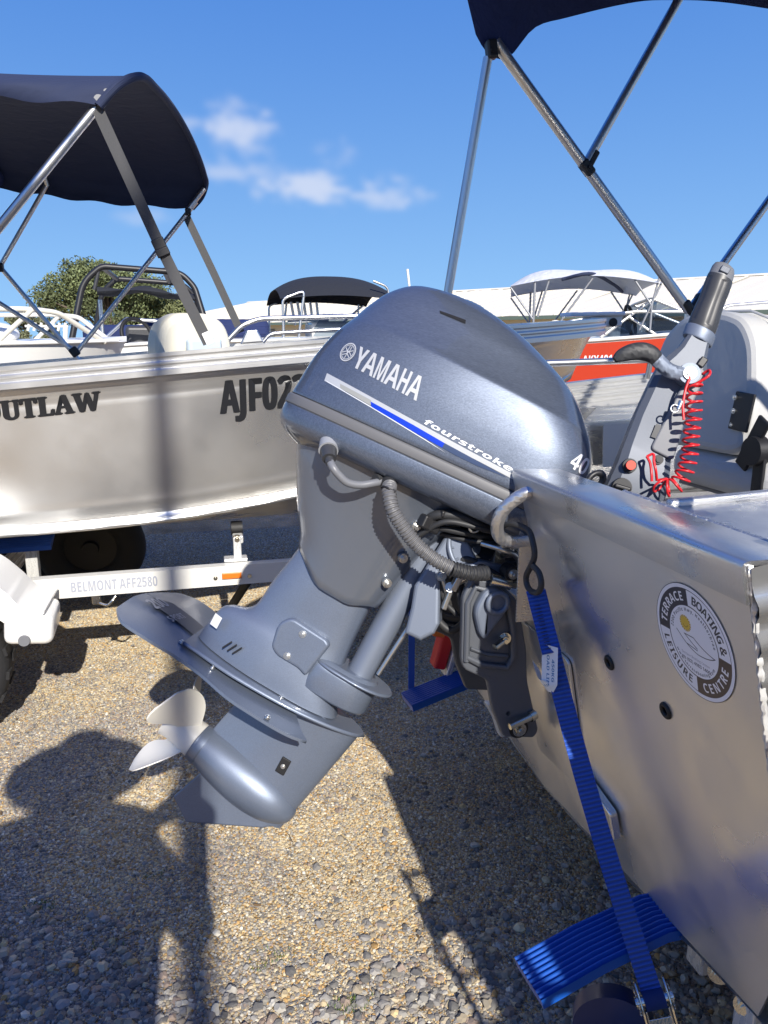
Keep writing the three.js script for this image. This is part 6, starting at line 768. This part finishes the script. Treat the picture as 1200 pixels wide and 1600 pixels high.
{
  const at = (b, d) => { const a = (b + 13.6) * D; return [Math.sin(a) * d, -Math.cos(a) * d]; };
  tree('broadleaf_tree', 'broad rounded olive green tree rising behind the folded wake boat tower', ...at(-19.4, 95), 8.0, 9.9, 64, 3, [0.125, 0.15, 0.062], 2.2); tree('broadleaf_tree', 'lower spreading tree leaning out from the right side of the rounded tree', ...at(-15.8, 98), 6.0, 6.6, 34, 9, [0.15, 0.165, 0.07], 1.6); tree('small_tree', 'small distant tree low on the skyline at the left edge', ...at(-24.6, 110), 4.2, 5.2, 20, 5, [0.15, 0.16, 0.085], 1.2);
}

// ================================================================ BEHIND THE CAMERA: what throws the shadows that the photograph shows
{
  const t = thing('light_pole', 'tall steel yard light pole whose thin shadow crosses the lettered boat', 'light pole', [0.27, 0, 6.0]), W = atBase(t);
  obj('pole', W(cyl([0.27, 0, 6.0], [0.27, 9.5, 6.0], 0.055, 0.042, 20)), M.galv, t); obj('base_plate', W(box(0.27, 0.012, 6.0, 0.3, 0.02, 0.3, 0.004)), M.galv, t);
  obj('arm', W(bent([[0.27, 7.5, 6.0], [0.0, 7.9, 6.0], [-0.35, 7.95, 6.0]], 0.03)), M.galv, t); obj('lamp_head', W(merge([box(-0.28, 7.62, 6.0, 0.40, 0.46, 0.16, 0.05, [0.3, 0, 0.15])])), M.greyPlastic, t);
}
{ // the person taking the picture: wide hat, both arms forward holding a phone at chest height
  const px = -0.35, pz = 0.30, t = thing('person', 'person in a wide hat and dark jacket holding a phone behind the viewpoint', 'person', [px, 0, pz]);
  const caps = [], add = (a, b, ra, rb) => caps.push([a, b, ra, rb]);
  const hip = 1.0, sh = 1.60;
  add([-0.10, 0.10, 0], [-0.10, 0.52, 0.02], 0.05, 0.06); add([-0.10, 0.52, 0.02], [-0.09, hip, 0], 0.066, 0.098); add([0.10, 0.10, 0], [0.10, 0.52, 0.02], 0.05, 0.06); add([0.10, 0.52, 0.02], [0.09, hip, 0], 0.066, 0.098); add([-0.10, 0.06, 0.04], [-0.11, 0.045, -0.14], 0.05, 0.04); add([0.10, 0.06, 0.04], [0.11, 0.045, -0.14], 0.05, 0.04);
  add([-0.07, hip, 0], [-0.07, 1.22, 0], 0.20, 0.20); add([0.07, hip, 0], [0.07, 1.22, 0], 0.20, 0.20); add([-0.07, 1.22, 0], [-0.06, 1.46, 0.01], 0.20, 0.20); add([0.07, 1.22, 0], [0.06, 1.46, 0.01], 0.20, 0.20); add([-0.18, sh - 0.04, 0.01], [0.18, sh - 0.04, 0.01], 0.09, 0.09); add([0, sh - 0.02, 0], [0, 1.70, -0.02], 0.058, 0.055);
  add([0, 1.76, -0.03], [0, 1.80, -0.02], 0.092, 0.098); add([0, 1.70, -0.06], [0, 1.72, -0.07], 0.05, 0.055);
  const hl = [0.29, 1.47, -0.235], hr = [0.385, 1.46, -0.235]; add([-0.19, sh - 0.05, 0.01], [-0.30, 1.27, -0.10], 0.065, 0.055); add([-0.30, 1.27, -0.10], hl, 0.042, 0.03); add([0.19, sh - 0.05, 0.01], [0.36, 1.26, -0.05], 0.065, 0.055); add([0.36, 1.26, -0.05], hr, 0.042, 0.03); add(hl, [0.305, 1.49, -0.25], 0.03, 0.026); add(hr, [0.37, 1.49, -0.25], 0.03, 0.026);
  const field = (p) => { let m = 1e9; for (const [a, b, ra, rb] of caps) { const ax = p[0] - a[0], ay = p[1] - a[1], az = p[2] - a[2], bx = b[0] - a[0], by = b[1] - a[1], bz = b[2] - a[2], q = clamp((ax * bx + ay * by + az * bz) / (bx * bx + by * by + bz * bz)), d = Math.hypot(ax - bx * q, ay - by * q, az - bz * q) - mix(ra, rb, q), k = 0.03, h = clamp(0.5 + 0.5 * (m - d) / k); m = mix(m, d, h) - k * h * (1 - h); } return m; };
  const res = 96, mc = new MarchingCubes(res, new THREE.MeshBasicMaterial(), false, false, 120000); mc.isolation = 0; const S = 1.0, cy = 0.97; for (let k = 0; k < res; k++) for (let j = 0; j < res; j++) for (let i = 0; i < res; i++) mc.field[i + j * res + k * res * res] = -field([((i / res) * 2 - 1) * S, ((j / res) * 2 - 1) * S + cy, ((k / res) * 2 - 1) * S]); mc.update();
  const g = new THREE.BufferGeometry(); g.setAttribute('position', new THREE.BufferAttribute(mc.positionArray.slice(0, mc.count * 3), 3)); g.setAttribute('normal', new THREE.BufferAttribute(mc.normalArray.slice(0, mc.count * 3), 3)); g.scale(S, S, S).translate(0, cy, 0); const q = mergeVertices(g.deleteAttribute('normal'), 1e-4); q.computeVertexNormals();
  const colr = q.attributes.position, C = []; for (let i = 0; i < colr.count; i++) { const y = colr.getY(i), x = colr.getX(i), z = colr.getZ(i), skin = y > 1.61 || z < -0.16 && y > 1.2; C.push(...(skin ? [0.48, 0.30, 0.22] : y < 0.10 ? [0.03, 0.03, 0.03] : y < 0.98 ? [0.03, 0.035, 0.06] : [0.02, 0.03, 0.07])); } q.setAttribute('color', new THREE.Float32BufferAttribute(C, 3));
  obj('body', q, P({ vertexColors: true, roughness: 0.8 }), t);
  const prof = [[0, 1.955], [0.05, 1.955], [0.085, 1.94], [0.10, 1.88], [0.105, 1.835], [0.15, 1.82], [0.245, 1.80], [0.245, 1.793], [0.15, 1.812], [0.098, 1.825]].map(p => new THREE.Vector2(...p)); obj('hat', new THREE.LatheGeometry(prof, 40).translate(0, 0, -0.02), P({ color: lin(0.25, 0.19, 0.11), roughness: 0.9, side: THREE.DoubleSide }), t);
  for (const [h, s] of [[hl, 1], [hr, -1]]) { const F = []; for (let k = 0; k < 4; k++) F.push(tube([[h[0] + s * 0.004, h[1] + 0.03 - 0.016 * k + 0.012, h[2] - 0.02], [h[0] + s * 0.018, h[1] + 0.036 - 0.017 * k + 0.012, h[2] - 0.045], [h[0] + s * 0.034, h[1] + 0.036 - 0.017 * k + 0.01, h[2] - 0.043]], 0.0075 - 0.0004 * k, { seg: 12, rad: 8 })); F.push(tube([[h[0] + s * 0.006, h[1] + 0.0, h[2] - 0.005], [h[0] + s * 0.02, h[1] + 0.03, h[2] - 0.012], [h[0] + s * 0.032, h[1] + 0.05, h[2] - 0.018]], 0.009, { seg: 12, rad: 8 })); obj('hand', F, P({ color: lin(0.48, 0.30, 0.22), roughness: 0.6 }), t); }
  const ph = thing('phone', 'dark phone held upright by the person taking the picture', 'phone', [0.003, 1.47, 0.022]); ph.rotation.set(-12.6 * D, -13.6 * D, 0, 'YXZ'); obj('phone_body', box(0, 0, 0.004, 0.076, 0.155, 0.008, 0.003), M.blackPlastic, ph); obj('screen', box(0, 0, 0.0085, 0.070, 0.148, 0.001, 0.0004), M.darkPlastic, ph);
}
{ // next boat of the row, just outside the frame on the right
  const nb = boat.clone(); nb.name = numbered('aluminium_boat'); nb.userData = { label: 'next aluminium boat of the row, standing out of frame to the right of the viewer', category: 'boat' }; for (const c of [...nb.children]) if (/bimini|joint|cleat/.test(c.name)) nb.remove(c);
  for (const c of nb.children) if (c.name === 'transom') for (const d of [...c.children]) if (/sticker/.test(d.name)) c.remove(d);
  nb.position.set(0.66, 0.03, 0.62); scene.add(nb);
  const t = thing('rod_rack', 'bare wire rod rack standing on the stern of the boat at the viewer side', 'rod rack', [0.74, 1.08, 0.24]), L = []; for (let k = 0; k < 5; k++) L.push(cyl([-0.12 + 0.07 * k, -0.15, 0], [-0.14 + 0.075 * k, 0.22, 0.02 * (k % 2)], 0.009)); L.push(cyl([-0.15, -0.12, 0], [0.22, -0.12, 0], 0.011), cyl([-0.16, 0.08, 0], [0.24, 0.06, 0], 0.008), cyl([-0.15, 0.2, 0], [0.2, 0.21, 0], 0.008)); for (let k = 0; k < 3; k++) L.push(new THREE.TorusGeometry(0.05, 0.007, 8, 20).translate(-0.1 + 0.12 * k, 0.02, 0)); L.push(cyl([0.2, -0.13, 0], [0.36, -0.10, 0.1], 0.012)); obj('frame', L, M.greyPlastic, t);
}

{ // dealer workshop across the yard behind the viewer: it is what the paint and the bare metal mirror
  const t = thing('workshop', 'low grey green workshop with roller doors facing the row from behind the viewer', 'workshop', [0, 0, 16]), W = atBase(t), wall = P({ color: lin(0.20, 0.22, 0.20), roughness: 0.8 });
  obj('wall', W(box(-1, 2.1, 18, 34, 4.2, 4, 0.02)), wall, t); obj('roof', W(box(-1, 4.35, 17.9, 35, 0.2, 4.8, 0.04)), P({ color: lin(0.12, 0.13, 0.13), roughness: 0.6 }), t);
  for (let k = 0; k < 5; k++) obj('roller_door', W(box(-13 + 6 * k, 1.5, 15.98, 3.4, 3.0, 0.08, 0.02)), P({ color: lin(0.38, 0.37, 0.34), roughness: 0.5 }), t);
  for (let k = 0; k < 5; k++) obj('window', W(box(-10 + 6 * k, 2.2, 15.97, 1.5, 1.1, 0.06, 0.02)), M.darkPlastic, t);
}

renderer.render(scene, camera);
